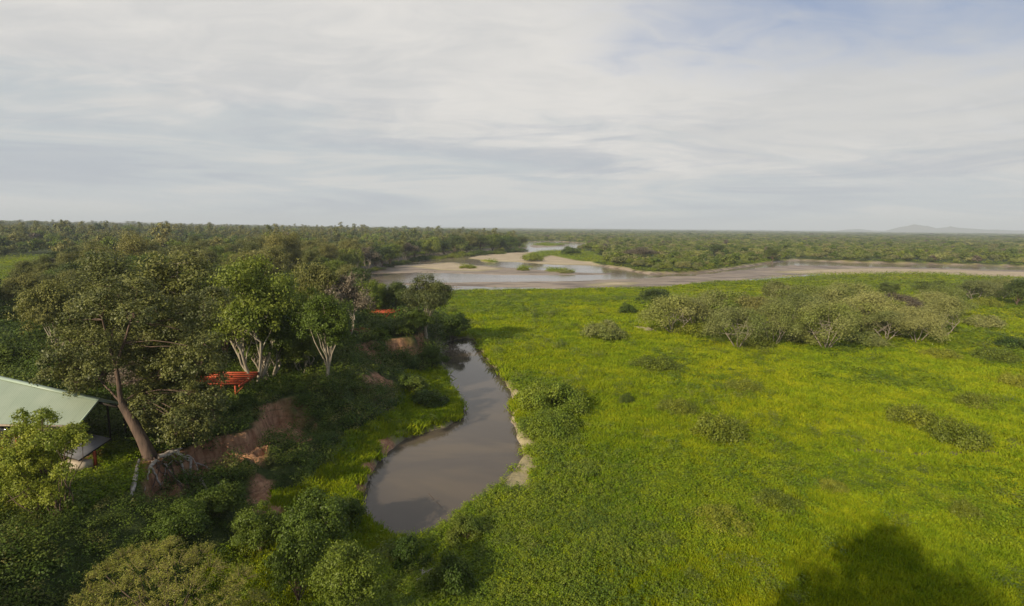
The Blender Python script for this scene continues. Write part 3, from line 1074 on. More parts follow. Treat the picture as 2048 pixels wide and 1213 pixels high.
# slope and shore by the pond
by_px('near_dark', 640, 985, 1120, 150, 'dark green bush overhanging the lower left shore of the pond', 'bush', name='shore_bush')
by_px('near_dark', 600, 1050, 1213, 140, 'leafy dark bush at the bottom edge left of centre', 'bush', name='leafy_bush')
by_px('near_tall', 700, 1085, 1290, 150, 'broad leaved small tree at the bottom edge below the pond', name='broad_leaved_tree')
by_px('near_shrub', 690, 990, 1060, 90, 'shrub with bright leaves touching the pond on its left shore', 'bush', name='shrub')
by_px('near_shrub', 820, 1075, 1130, 90, 'low bush at the near tip of the pond', 'bush', name='shrub')
by_px('near_shrub', 930, 1030, 1085, 80, 'low bush on the near right shore of the pond', 'bush', name='shrub')
by_px('near_shrub', 900, 1110, 1190, 110, 'bush beside the dead grey branches at the bottom centre', 'bush', name='shrub')
by_px('near_shrub', 860, 775, 812, 80, 'shrub at the left shore of the pond narrows', 'bush', name='shrub')
by_px('near_shrub', 820, 745, 790, 80, 'shrub midway down the green bank slope', 'bush', name='shrub')
by_px('near_shrub', 440, 960, 1030, 110, 'shadowed shrub below the exposed tree roots', 'bush', name='shrub')
by_px('near_dark', 360, 1010, 1090, 130, 'dark bush in the shade above the feathery acacia', 'bush', name='dark_bush')
by_px('near_dark', 520, 1010, 1110, 120, 'dark bush between the acacia and the bank slope', 'bush', name='dark_bush')
# right grove
G = 'grey green trees of the meadow grove'
by_px('dark_tree', 1312, 572, 625, 85, 'dark green rounded tree at the back left of the meadow grove', name='dark_tree')
by_px('grey_tree_b', 1345, 590, 668, 135, 'leftmost front tree of the meadow grove with one pale forked trunk', group=G, name='grove_tree')
by_px('grey_tree', 1418, 578, 655, 115, 'olive tree behind the left gap of the meadow grove', group=G, name='grove_tree')
by_px('grey_tree', 1475, 612, 697, 130, 'low spreading grove tree with arching bare branches at its foot', group=G, name='grove_tree')
by_px('grey_tree_b', 1548, 596, 693, 95, 'grove tree with a v shaped white trunk left of the largest one', group=G, name='grove_tree')
by_px('grey_tree', 1652, 600, 702, 140, 'grove tree with a wide white fan of trunks, the nearest of the grove', group=G, name='grove_tree')
by_px('grey_tree_b', 1598, 585, 668, 115, 'grove tree filling in behind the two white trunked ones', group=G, name='grove_tree')
by_px('grey_tree', 1722, 580, 668, 135, 'grove tree in the middle of the right half of the grove', group=G, name='grove_tree')
by_px('grey_tree_b', 1772, 622, 685, 95, 'low leafy tree at the front of the grove, right of its largest white trunk', group=G, name='grove_tree')
by_px('grey_tree', 1832, 612, 688, 105, 'grove tree at the front right above yellow green grass', group=G, name='grove_tree')
by_px('grey_tree_b', 1884, 592, 676, 95, 'rightmost large grove tree with crossing pale limbs', group=G, name='grove_tree')
by_px('grey_tree', 1695, 563, 635, 135, 'pale tree in the back row at the middle of the grove', group=G, name='grove_tree')
by_px('grey_tree_b', 1610, 568, 630, 120, 'pale tree in the back row at the left of the grove', group=G, name='grove_tree')
by_px('grey_tree_b', 1880, 570, 632, 100, 'small grey tree just right of the round dark one', group=G, name='grove_tree')
by_px('dark_tree', 1856, 556, 610, 62, 'round dark green tree standing out of the back right of the grove', name='dark_tree')
by_px('dark_tree', 2034, 552, 614, 66, 'dense dark tree at the right edge of the picture', name='dark_tree')
by_px('dark_tree', 1778, 562, 600, 50, 'small dark crown peeping out behind the grove', name='dark_tree')
by_px('grey_tree_b', 1950, 560, 604, 90, 'light green tree left of the dense dark one at the right edge', name='light_tree')
by_px('grey_tree', 2000, 555, 600, 90, 'light green tree touching the dense dark one at the right edge', name='light_tree')
by_px('meadow_shrub', 1975, 592, 614, 50, 'small bush below the light green trees at the right', 'bush', name='shrub')
by_px('grey_shrub', 1972, 626, 656, 76, 'rounded greyish bush on the yellow grass right of the grove', 'bush', name='grey_bush')
by_px('shrub', 1255, 602, 630, 36, 'small dark bush left of the meadow grove', 'bush', name='shrub')
by_px('grey_shrub', 1205, 636, 680, 84, 'greyish scrubby bush left of the bare patch in the meadow', 'bush', name='grey_bush')
by_px('meadow_shrub', 1390, 640, 672, 90, 'bush at the foot of the left trees of the grove', 'bush', name='shrub')
by_px('olive_tree', 1515, 590, 672, 110, 'olive tree between the spreading tree and the v shaped trunk of the grove', group=G, name='grove_tree')
by_px('light_olive_tree', 1385, 600, 662, 90, 'pale olive tree beside the leftmost front tree of the grove', group=G, name='grove_tree')
by_px('light_olive_tree', 1690, 610, 676, 95, 'pale olive tree right behind the wide white fan of trunks', group=G, name='grove_tree')
by_px('light_olive_tree', 1805, 602, 662, 100, 'pale olive tree between the front right grove trees', group=G, name='grove_tree')
by_px('grey_tree_b', 1660, 575, 645, 120, 'pale tree rising behind the nearest tree of the grove', group=G, name='grove_tree')
by_px('grey_tree', 1850, 580, 645, 110, 'pale tree below the round dark one at the back of the grove', group=G, name='grove_tree')
by_px('grey_shrub', 1610, 655, 690, 70, 'grey scrub between the two white trunked grove trees', 'bush', G, 'bush')
by_px('meadow_shrub', 1510, 665, 698, 70, 'green scrub between the spreading and the v shaped grove trees', 'bush', G, 'bush')
by_px('grey_shrub', 1725, 660, 692, 80, 'grey scrub right of the nearest grove tree', 'bush', G, 'bush')
by_px('bright_tree', 1455, 580, 660, 105, 'yellow green tree at the back of the left half of the grove', group=G, name='grove_tree')
by_px('bright_tree', 1760, 596, 665, 105, 'yellow green tree at the back of the right half of the grove', group=G, name='grove_tree')
by_px('brown_tree', 1790, 585, 655, 90, 'greyish bare looking tree at the back right of the grove', group=G, name='grove_tree')
by_px('light_olive_tree', 1560, 562, 618, 70, 'pale tree standing apart behind the grove, towards the river', group=G, name='grove_tree')
# meadow bushes
G2 = 'low bushes in the meadow'
for px, yt, yb, w, lab, pr in (
        (1105, 762, 820, 130, 'dark green creeper covered mound beside the right shore of the pond', 'herb'),
        (1095, 822, 866, 110, 'lower half of the green mounds beside the pond', 'herb'),
        (1432, 806, 874, 95, 'low spreading bush with a dark shadow at its right in the open meadow', 'm'),
        (1484, 747, 786, 64, 'small olive bush below the leftmost grove trees in the meadow', 'm'),
        (1352, 785, 826, 70, 'bush up and left of the bush with the dark shadow', 'm'),
        (1310, 700, 742, 90, 'faint reddish green bush in the upper meadow', 'm'),
        (1822, 790, 852, 80, 'bush with bare twigs at the left of the pair in the right meadow', 'm'),
        (1912, 818, 888, 90, 'bush nearest to the curved track in the right meadow', 'm'),
        (1880, 688, 716, 60, 'leafy bush at the right foot of the grove', 'm'),
        (1985, 685, 722, 70, 'dark bush in the right meadow near the picture edge', 'm'),
        (2035, 665, 702, 70, 'dark bush at the right edge below the yellow grass', 's'),
        (1950, 775, 815, 60, 'bush above the one nearest to the curved track', 'm'),
        (2030, 735, 775, 60, 'bush at the right edge halfway down the meadow', 'm'),
        (1665, 955, 985, 60, 'low dark bush in the yellow grass above the big shadow', 'm'),
        (1550, 975, 1015, 90, 'low weedy thicket above and left of the big shadow', 'm'),
        (1250, 775, 808, 30, 'small dark upright bush between pond and spreading bush', 's'),
        (1930, 985, 1040, 50, 'dark weedy bush above the big shadow at the right', 'm'),
        (1450, 1010, 1050, 110, 'weedy thicket in the darker green below the open meadow', 'm'),
        (1655, 700, 712, 60, 'scrub under the nearest grove tree', 's')):
    yt = yt + (yb - yt) * (.22 if pr != 'herb' else 0)
    w = w * 1.15
    by_px({'herb': 'mound', 'm': 'meadow_shrub', 's': 'shrub'}[pr], px, yt, yb, w, lab, 'bush', G2, 'bush')
# river side
by_px('shrub', 1142, 490, 511, 40, 'dark bush on the grassy point beside the upper river', 'bush', name='shrub')
by_px('bright_shrub', 1064, 503, 523, 40, 'green bush standing on the pale sand bar', 'bush', name='shrub')
by_px('dark_tree', 1435, 486, 513, 36, 'dark round crown in the woods across the river', name='dark_tree')
by_px('dark_tree', 1545, 492, 524, 34, 'dark tree at the water edge across the river', name='dark_tree')
by_px('brown_tree', 1285, 494, 524, 64, 'pinkish grey leafless looking tree across the river', name='bare_tree')
by_px('meadow_shrub', 935, 530, 537, 34, 'low green tussock on the middle sand bar', 'bush', name='shrub')
by_px('meadow_shrub', 1047, 535, 541, 26, 'tiny bush on the muddy bar in mid river', 'bush', name='shrub')
by_px('grey_shrub', 1130, 538, 546, 40, 'scrubby bush on the right end of the muddy bar', 'bush', name='grey_bush')


# ------------------------------------------------------------------ the big leaning tree with bare roots
def hero_tree():
    rng = np.random.default_rng(99)
    bx, by, bz = hit(300, 922)
    bx, by = bx - 0.4, by + 0.6
    bz = gz(bx, by)
    root = empty('leaning_tree', (bx, by, bz))
    tag(root, 'big leaning tree with broad dark crown and pale exposed roots beside the green roof', 'tree')
    o = Vector((bx, by, bz))

    def L_(px, py, d):
        return np.array(WD(px, py, by + d) - o)
    lm = Limbs()
    base = np.array([0, 0, -0.5])
    fork = L_(243, 808, 0.5)
    pts = [base, base * .2 + L_(298, 905, 0) * .8, L_(285, 880, 0.1), L_(268, 848, 0.3), L_(252, 822, 0.4), fork]
    lm.add(pts, [0.85, 0.66, 0.55, 0.48, 0.41, 0.36], 10)
    a = lm.curve(fork, L_(232, 735, 0.8), 0.24, 0.19, rng, 0.04, 0, 8)
    b = lm.curve(a[-1], L_(262, 640, 1.5), 0.17, 0.09, rng, 0.05, 0, 7)
    c = lm.curve(a[-1], L_(205, 640, 0.0), 0.16, 0.08, rng, 0.05, 0, 7)
    d = lm.curve(fork, L_(310, 770, 4.5), 0.24, 0.14, rng, 0.05, 0.02, 8)
    e = lm.curve(d[-1], L_(370, 700, 6.5), 0.14, 0.07, rng, 0.06, 0.02, 7)
    f = lm.curve(fork, L_(200, 760, 2.0), 0.13, 0.07, rng, 0.05, 0.02, 7)
    ends = [a[3], a[-1], b[-1], c[-1], d[-1], e[-1], f[-1], b[3], c[3], d[3]]
    # crown lobes: lit shelf on the left and top, deep mass at the right
    spec = []
    for px, py, w in ((235, 590, 34), (275, 580, 30), (200, 610, 32), (165, 640, 32), (135, 680, 30), (115, 720, 30), (105, 755, 26), (150, 735, 32),
                      (190, 690, 34), (230, 650, 34), (270, 630, 34), (310, 620, 30), (340, 660, 34), (300, 680, 36), (250, 700, 36), (200, 740, 30),
                      (285, 725, 34), (330, 715, 36), (370, 700, 32), (405, 725, 32), (425, 790, 22), (385, 760, 36), (340, 770, 36), (300, 780, 30),
                      (360, 810, 34), (410, 805, 34), (395, 845, 26), (350, 845, 28), (325, 820, 26), (370, 865, 18), (150, 765, 22),
                      (140, 640, 22), (220, 575, 22), (300, 600, 24), (410, 850, 20), (385, 665, 24)):
        dd = rng.uniform(-3.5, 3.5) + (2.0 if px > 300 else 0)
        p = L_(px, py, dd)
        spec.append((*p, w / F * by * rng.uniform(0.85, 1.1)))
    for i in range(34):
        px, py = rng.uniform(140, 430), rng.uniform(600, 800)
        p = L_(px, py, rng.uniform(1, 9))
        spec.append((*p, 1.9))
    for px, py in ((330, 850), (360, 840), (300, 810), (340, 800), (380, 790), (400, 830), (425, 820), (320, 740), (360, 740), (410, 690), (300, 840), (385, 870), (350, 870)):
        spec.append((*L_(px, py, rng.uniform(-2, 3)), 1.6))
    for s in spec:
        t = np.array(s[:3])
        st = min(ends, key=lambda q: np.linalg.norm(q - t) + max(0, q[2] - t[2]) * .5)
        lm.curve(st, t, 0.06, 0.03, rng, 0.08, 0.05, 5, 6)
        for _ in range(3):
            dr = rng.normal(size=3)
            lm.curve(t, t + dr / np.linalg.norm(dr) * s[3] * .9, 0.035, 0.012, rng, 0.1, 0, 4, 4)
    link('trunk', lm.mesh('trunk'), M['bark_hero'], root)
    V, P = foliage(spec, 105000, 0.23, rng, subs=22, tight=0.17, shell=0.9, drop=-0.6, aspect=0.62)
    link('crown', crown_mesh('crown', V, M['leaf_hero']), None, root)

    # roots, each a part
    def surf(px, py, lift=0.25, dd=None):
        x, y, z = hit(px, py)
        return np.array((x, y, z + lift)) - np.array(o)
    for path, r0, r1 in (
            (((318, 925), (345, 922), (372, 928), (387, 945), (380, 966), (398, 966)), .24, .08),
            (((330, 922), (352, 912), (366, 910)), .16, .07),
            (((312, 928), (300, 940), (303, 955), (314, 972), (322, 984)), .17, .06),
            (((340, 924), (360, 940), (368, 958), (376, 965)), .17, .09),
            (((305, 930), (296, 960), (290, 990)), .10, .05),
            (((398, 966), (412, 985), (420, 1000)), .09, .03),
            (((372, 930), (400, 935), (425, 950), (440, 975)), .10, .03)):
        l2 = Limbs()
        pp = np.array([surf(a_, b_, 0.35) for a_, b_ in path])
        # resample smoothly
        t = np.linspace(0, len(pp) - 1, 14)
        q_ = np.stack([np.interp(t, np.arange(len(pp)), pp[:, k]) for k in range(3)], 1)
        q_[1:-1] += rng.normal(0, 0.05, (12, 3))
        l2.add(q_, np.linspace(r0, r1, 14), 7)
        link('root', l2.mesh('root'), M['root_white'], root)
    for k in range(12):
        a0 = (rng.uniform(300, 350), rng.uniform(918, 932))
        p_ = [a0]
        dx_ = rng.uniform(-14, 26)
        for _ in range(4):
            p_.append((p_[-1][0] + dx_ * rng.uniform(.3, 1.0), p_[-1][1] + rng.uniform(6, 24)))
        pp = np.array([surf(a_, b_, rng.uniform(.1, .3)) for a_, b_ in p_])
        t = np.linspace(0, 4, 12)
        q_ = np.stack([np.interp(t, np.arange(5), pp[:, j]) for j in range(3)], 1)
        q_[1:-1] += rng.normal(0, 0.06, (10, 3))
        l2 = Limbs()
        l2.add(q_, np.linspace(rng.uniform(.05, .1), .02, 12), 5)
        link('root', l2.mesh('root'), M['bark_hero'] if k % 3 else M['root_white'], root)
    # pale dead trunk sliding down the bank
    l3 = Limbs()
    p0, p1, p2 = surf(279, 930, .5), surf(272, 965, .5), surf(263, 1000, .3)
    O = np.array(o)
    l3.add([p0 + O, (p0 + p1) / 2 + O + rng.normal(0, .05, 3), p1 + O, (p1 + p2) / 2 + O, p2 + O], [.1, .15, .2, .22, .12], 8)
    tag(link('fallen_trunk', l3.mesh('fallen_trunk'), M['root_white']), 'whitish dead trunk hanging down the bank left of the bare roots', 'dead trunk')


hero_tree()


# ------------------------------------------------------------------ creeper covered tree in front of the lodge
def creeper_tree():
    rng = np.random.default_rng(5)
    D = 40.0
    b = WD(130, 1190, D + 0.5)
    gzv = gz(b.x, b.y)
    root = empty('creeper_tree', (b.x, b.y, gzv))
    tag(root, 'lime green creeper covered tree in front of the green roofed lodge', 'tree')
    o = Vector((b.x, b.y, gzv))

    def P_(px, py, d=0):
        return np.array(WD(px, py, D + d) - o)
    lobes, low = [], []
    for px, py, w in ((60, 850, 24), (95, 840, 18), (35, 870, 26), (70, 880, 30), (105, 880, 24), (135, 870, 20), (150, 885, 18), (25, 915, 28), (60, 920, 32),
                      (95, 920, 24), (15, 960, 26), (50, 965, 32), (85, 965, 26), (30, 1000, 26), (65, 1005, 28), (-20, 900, 34), (-20, 960, 34), (40, 830, 14), (110, 1000, 20), (100, 990, 20), (150, 860, 18), (165, 880, 15), (120, 900, 24), (125, 940, 20), (0, 1020, 34), (45, 1035, 34), (85, 830, 16), (50, 940, 34), (75, 985, 30), (20, 930, 30)):
        lobes.append((*P_(px, py, rng.uniform(-1.2, 1.2)), w / F * D))
    for px, py, w in ((20, 1050, 36), (70, 1060, 34), (115, 1040, 30), (150, 1010, 22), (40, 1110, 38), (90, 1110, 34), (130, 1090, 26), (0, 1160, 40), (60, 1170, 34), (-30, 1080, 40)):
        low.append((*P_(px, py, rng.uniform(-0.5, 2.0)), w / F * D))
    V, _ = foliage(lobes, 52000, 0.155, rng, subs=30, tight=0.2, drop=-.8)
    link('crown', crown_mesh('crown', V, M['leaf_creeper']), None, root)
    V, _ = foliage(low, 26000, 0.19, rng, subs=18, tight=0.22, drop=-.8)
    link('lower_crown', crown_mesh('lower_crown', V, M['leaf_green']), None, root)
    lm = Limbs()
    m1 = P_(142, 1120, 0)
    lm.curve((0, 0, -.4), m1, .3, .2, rng, .05, 0, 8)
    p = lm.curve(m1, P_(95, 960, 0), .2, .13, rng, .06, 0, 7)
    lm.curve(m1, P_(148, 1030, .3), .1, .05, rng, .08, 0, 6)
    for l_ in lobes + low:
        lm.curve(p[rng.integers(1, 7)], l_[:3], .06, .02, rng, .1, .05, 5, 6)
    link('trunk', lm.mesh('trunk'), M['bark_brown'], root)


creeper_tree()


# ------------------------------------------------------------------ feathery acacia at the bottom edge
def acacia():
    rng = np.random.default_rng(15)
    D = 31.0
    b = WD(360, 1400, D)
    g = gz(b.x, b.y)
    root = empty('acacia', (b.x, b.y, g))
    tag(root, 'feathery yellow green acacia with fine twigs at the bottom edge left', 'tree')
    o = Vector((b.x, b.y, g))

    def P_(px, py, d=0):
        return np.array(WD(px, py, D + d) - o)
    lobes = []
    for px, py, w, d in ((300, 1110, 30, 2.5), (340, 1100, 30, 2), (250, 1120, 30, 2), (400, 1115, 32, 1.5), (210, 1150, 32, 1), (280, 1150, 40, 0), (350, 1145, 42, 0),
                         (420, 1150, 36, 0), (480, 1165, 34, 0), (240, 1190, 40, -1), (310, 1195, 44, -1), (380, 1190, 44, -1.5), (450, 1200, 40, -1), (510, 1205, 28, 0),
                         (180, 1200, 34, 0), (220, 1240, 40, -2), (300, 1245, 44, -2), (390, 1245, 44, -2.5), (470, 1245, 40, -2), (160, 1240, 34, 0), (520, 1240, 26, -1)):
        lobes.append((*P_(px, py, d), w / F * D))
    LB = np.array(lobes)
    # twigs radiating from inside each lobe, and tiny leaves along them
    tw = Limbs()
    C, Nn = [], []
    for l_ in LB:
        for k in range(46):
            d = rng.normal(size=3)
            d[2] = abs(d[2]) * 0.9 + 0.05
            d /= np.linalg.norm(d)
            a = l_[:3] + d * l_[3] * 0.45
            e = l_[:3] + d * l_[3] * rng.uniform(0.95, 1.3) + np.array([0, 0, -0.12])
            mid = (a + e) / 2 + rng.normal(0, .07, 3) + np.array([0, 0, .08])
            tw.add([a, mid, e], [.018, .012, .004], 3)
            n = 34
            t = rng.uniform(0.15, 1.05, n)[:, None]
            q_ = (1 - t) ** 2 * a + 2 * t * (1 - t) * mid + t * t * e + rng.normal(0, 0.085, (n, 3))
            C.append(q_)
            Nn.append(np.tile(d * .6, (n, 1)) + rng.normal(size=(n, 3)) * .6 + np.array([0, 0, .4]))
    C, Nn = np.concatenate(C), np.concatenate(Nn)
    V = leaf_quads(C, Nn, 0.11, rng, 0.35)
    link('crown', crown_mesh('crown', V, M['leaf_acacia']), None, root)
    link('twigs', tw.mesh('twigs'), simple_mat('twig_bark', (0.26, 0.21, 0.10), (0.2, 0.16, 0.08), 3, .9), root)
    lm = Limbs()
    p = lm.curve((0, 0, -.4), P_(350, 1290, 0), .26, .18, rng, .05, 0, 8)
    for l_ in LB:
        lm.curve(p[rng.integers(3, 7)], l_[:3], .08, .025, rng, .1, .08, 5, 6)
    link('trunk', lm.mesh('trunk'), M['bark_brown'], root)


acacia()


# ------------------------------------------------------------------ lodge with the green roof
def box_mesh(name, a, b, wdt, hgt, up=Vector((0, 0, 1))):
    """a bar from a to b"""
    a, b = Vector(a), Vector(b)
    d = (b - a).normalized()
    s = d.cross(up)
    if s.length < 1e-4:
        s = d.cross(Vector((1, 0, 0)))
    s.normalize()
    u = s.cross(d).normalized()
    v = []
    for p in (a, b):
        for sx, sz in ((-1, -1), (1, -1), (1, 1), (-1, 1)):
            v.append(p + s * sx * wdt / 2 + u * sz * hgt / 2)
    q_ = [(0, 1, 5, 4), (1, 2, 6, 5), (2, 3, 7, 6), (3, 0, 4, 7), (3, 2, 1, 0), (4, 5, 6, 7)]
    return mesh_from(name, [tuple(p) for p in v], q_)


def slab_mesh(name, quad, th):
    """a slab from four top corners"""
    P = [Vector(p) for p in quad]
    n = (P[1] - P[0]).cross(P[3] - P[0]).normalized()
    if n.z < 0:
        n = -n
    v = [tuple(p) for p in P] + [tuple(p - n * th) for p in P]
    q_ = [(0, 1, 2, 3), (7, 6, 5, 4), (0, 4, 5, 1), (1, 5, 6, 2), (2, 6, 7, 3), (3, 7, 4, 0)]
    return mesh_from(name, v, q_)


def lodge():
    c = WD(80, 900, 56)
    g = 6.0
    root = empty('lodge', (0, 0, 0))
    tag(root, 'lodge with pale green corrugated roof and cream walls at the left edge', 'building')

    def P(px, py, z):
        x, y = W(px, py, z)
        return Vector((x, y, z))
    zE = 10.2
    Er = P(155, 851, zE)
    El = Vector((Er.x - 11.5, Er.y + 0.15, zE))
    Rr = WD(197, 801, Er.y + 3.4)
    # plane of the roof slope
    nrm = (El - Er).cross(Rr - Er).normalized()
    v = ray(0, 757)
    t = (Er - Vector((0, 0, CAMZ))).dot(nrm) / v.dot(nrm)
    R0 = Vector((v.x * t, v.y * t, CAMZ + v.z * t))
    Rl = Rr + (R0 - Rr) * 1.5
    El = Er + (El - Er) * (1.5)
    ns = 19
    for i in range(ns):
        a, b = i / ns, (i + 1) / ns + 0.001
        q4 = [Er.lerp(El, a), Er.lerp(El, b), Rr.lerp(Rl, b), Rr.lerp(Rl, a)]
        # corrugated sheet: five ribs
        vs, qs = [], []
        K = 21
        for k in range(K):
            s = k / (K - 1)
            hgt = 0.022 * (0.5 - 0.5 * math.cos(s * 5 * 2 * math.pi))
            e = q4[0].lerp(q4[1], s)
            r = q4[3].lerp(q4[2], s)
            up = nrm if nrm.z > 0 else -nrm
            m_ = e.lerp(r, 0.5)
            for p in (e, m_, r):
                vs.append(tuple(p + up * (hgt + (0.006 if i % 2 else 0))))
        for k in range(K - 1):
            for r_ in range(2):
                qs.append((k * 3 + r_, (k + 1) * 3 + r_, (k + 1) * 3 + r_ + 1, k * 3 + r_ + 1))
        link('roof_sheet', mesh_from('roof_sheet', vs, qs), M['roof_green'], root)
    up = nrm if nrm.z > 0 else -nrm
    link('roof_deck', slab_mesh('roof_deck', [p - up * .03 for p in (Er, El, Rl, Rr)], 0.08), M['dark_timber'], root)
    link('ridge_cap', box_mesh('ridge_cap', Rr + up * .09, Rl + up * .09, 0.42, 0.05, up), M['roof_cap'], root)
    link('gable_trim', box_mesh('gable_trim', Er + Vector((.05, 0, 0.02)), Rr + Vector((.05, 0, 0.02)), 0.1, 0.16), M['roof_cap'], root)
    link('eave_board', box_mesh('eave_board', Er + Vector((0, -.05, -.1)), El + Vector((0, -.05, -.1)), 0.05, 0.18), M['cream_wall'], root)
    # back slope: dark frame and rafters
    dirb = Vector((0.45, 3.6, -1.7))
    Bb = [Rr + Vector((0, .1, -.1)), Rl + Vector((0, .1, -.1)), Rl + dirb, Rr + dirb]
    link('back_roof', slab_mesh('back_roof', Bb, 0.1), M['roof_green'], root)
    for k in range(4):
        s = Rr + dirb * (k / 3.0) + Vector((0, .1, -.3))
        link('rafter', box_mesh('rafter', s, s + Vector((2.2 + .2 * k, -0.5, -0.3)), .12, .16), M['dark_timber'], root)
    for px, py0, py1, d in ((214, 808, 870, Rr.y + 1.2), (247, 818, 866, Rr.y + 3.2)):
        a = WD(px, py0, d)
        link('post', box_mesh('post', (a.x, d, gz(a.x, d) - .2), (a.x, d, a.z), .14, .14), M['dark_timber'], root)
    # walls
    wy = Er.y + 0.9
    x1 = Er.x - 4.2
    x0 = El.x + .5
    zf = 7.1
    link('wall', slab_mesh('wall', [(x0, wy, zE - .05), (x1, wy, zE - .05), (x1, wy + 4.4, zE - .05), (x0, wy + 4.4, zE - .05)], zE - zf), M['cream_wall'], root)
    for k, xx in enumerate(np.arange(x1 - 1.6, x0 + 1, -2.4)):
        w_ = link('window', slab_mesh('window', [(xx - .6, wy - .05, zE - .55), (xx + .6, wy - .05, zE - .55), (xx + .6, wy + .03, zE - .55), (xx - .6, wy + .03, zE - .55)], 1.2), M['window_dark'], root)
        link('frame', box_mesh('frame', (xx - .7, wy - .07, zE - 1.8), (xx + .7, wy - .07, zE - 1.8), .1, .1), M['orange_steel'], w_)
    # deck, with orange steel beams
    link('deck', slab_mesh('deck', [(x0, wy - 1.6, zf), (x1 + 1.3, wy - 1.6, zf), (x1 + 1.3, wy + 4, zf), (x0, wy + 4, zf)], .1), M['deck_timber'], root)
    for yy in (wy - 1.6, wy + 1.2):
        link('deck_beam', box_mesh('deck_beam', (x0, yy, zf - .2), (x1 + 1.3, yy, zf - .2), .12, .2), M['orange_steel'], root)
    for xx in np.arange(x1 + 1.2, x0, -2.6):
        gg = gz(xx, wy - 1.6)
        link('post', box_mesh('post', (xx, wy - 1.55, gg - .3), (xx, wy - 1.55, zE - .3), .13, .13), M['orange_steel'], root)
    for xx in np.arange(x1 + .8, x0, -2.6):
        link('rail', box_mesh('rail', (xx - 2.5, wy - 1.62, zf + 1.0), (xx, wy - 1.62, zf + 1.0), .06, .08), M['orange_steel'], root)
    # lower wing: grey canopy on orange posts, cream box beneath
    root2 = empty('canopy', (0, 0, 0))
    tag(root2, 'grey flat canopy on orange posts beside the lawn, below the green roof', 'canopy')
    zc = 8.3
    A_, B_, C_, D_ = P(140, 858, zc + .25), P(221, 877, zc), P(157, 920, zc - .35), P(100, 900, zc - .1)
    link('roof', slab_mesh('roof', [A_, B_, C_, D_], .1), M['grey_board'], root2)
    link('fascia', box_mesh('fascia', B_ + Vector((0, 0, -.12)), C_ + Vector((0, 0, -.12)), .05, .14), M['dark_timber'], root2)
    for s in ((.55, 0), (.42, .25), (.85, .7)):
        p = B_.lerp(C_, s[0]).lerp(A_, s[1] * .5)
        gg = gz(p.x, p.y)
        link('post', box_mesh('post', (p.x, p.y, gg - .2), (p.x, p.y, p.z - .15), .14, .14), M['orange_steel'], root2)
    m_ = C_.lerp(D_, .5)
    gg = gz(m_.x, m_.y)
    q0 = C_ + Vector((-.25, .35, 0))
    link('wall', slab_mesh('wall', [(q0.x - 2.2, q0.y + .3, gg + 1.2), (q0.x, q0.y + .3, gg + 1.2), (q0.x + .1, q0.y + 1.4, gg + 1.2), (q0.x - 2.2, q0.y + 1.4, gg + 1.2)], 1.0), M['cream_wall'], root2)
    link('ramp_rail', box_mesh('ramp_rail', (q0.x - 1.2, q0.y - .5, gg + .6), (q0.x + .3, q0.y - .8, gg + .25), .08, .1), M['cream_wall'], root2)
    for p in (Er, Rr, A_, B_, C_):
        PLACED.append((p.x, p.y, 2.5))
    PLACED.append((Er.x - 6, Er.y + 2, 8))
    PLACED.append((Er.x + 3, Er.y - 3, 3))


lodge()


# ------------------------------------------------------------------ orange steel platform frames
def steel_frame(px, py, zt, width, depth, joists, label, ang=0.0, posts=True):
    x, y = W(px, py, zt)
    root = empty('steel_frame', (x, y, zt), ang)
    tag(root, label, 'steel frame')
    hw = width / 2
    for k in range(joists):
        yy = depth * k / (joists - 1)
        link('joist', box_mesh('joist', (-hw, yy, 0), (hw, yy, 0), .12, .26), M['orange_steel'], root)
    for xx in (-hw, -hw / 3, hw / 3, hw - .1):
        link('beam', box_mesh('beam', (xx, -.3, -.3), (xx, depth + .3, -.3), .16, .3), M['orange_steel'], root)
    for xx in (-hw * .9, 0, hw * .75):
        for yy in (0.4, depth - .4):
            g = gz(x + xx, y + yy)
            link('post', box_mesh('post', (xx, yy, g - zt - .2), (xx, yy, -.42), .2, .2), M['orange_steel'], root)
        link('brace', box_mesh('brace', (xx, .4, -1.6), (xx + 1.2, .4, -.45), .09, .09), M['orange_steel'], root)
    PLACED.append((x, y + depth / 2, width * .55))
    return root


steel_frame(425, 768, 8.1, 7.6, 5.6, 6, 'long orange steel platform frame under the lime green tree', 0.06)
steel_frame(768, 626, 8.2, 7.0, 5.0, 4, 'orange steel frame in the far woods edge by the bright field', 0.1)
steel_frame(709, 662, 7.8, 3.0, 3.0, 3, 'small orange steel frame half hidden between the trees', -0.5)
tag(link('building_panel', slab_mesh('building_panel', [Vector((*W(760, 613, 7.2), 7.2)) + Vector(p) for p in ((0, 0, 0), (4.2, -1.0, 0), (4.4, .2, .1), (.2, 1.2, .1))], .08), M['cream_wall']),
    'pale board lying beside the far orange frame', 'board')

# trees that stand left of and behind the camera: their shade falls on the near bank and meadow
for i, (x, y, w, h) in enumerate(((-52, 2, 13, 17), (-62, 14, 12, 16), (-44, -8, 13, 20), (-40, -2, 12, 15), (-74, 22, 12, 14), (-28, -12, 11, 21), (-50, -24, 14, 22),
                                  (-6.5, -9, 14, 37.5), (1, -17, 14, 36), (8, -20, 14, 34), (15, -17, 14, 31), (-11, -18, 14, 34.5))):
    plant('near_tall', x, y, w, h, 'tall tree standing behind the viewpoint, out of the picture' if i > 6 else 'tree standing left of the viewpoint, out of the picture', 'tree',
          'trees around the viewpoint', 'tall_tree')

# ------------------------------------------------------------------ woods: the nearest trees one by one, the rest as one mass
rng = np.random.default_rng(123)


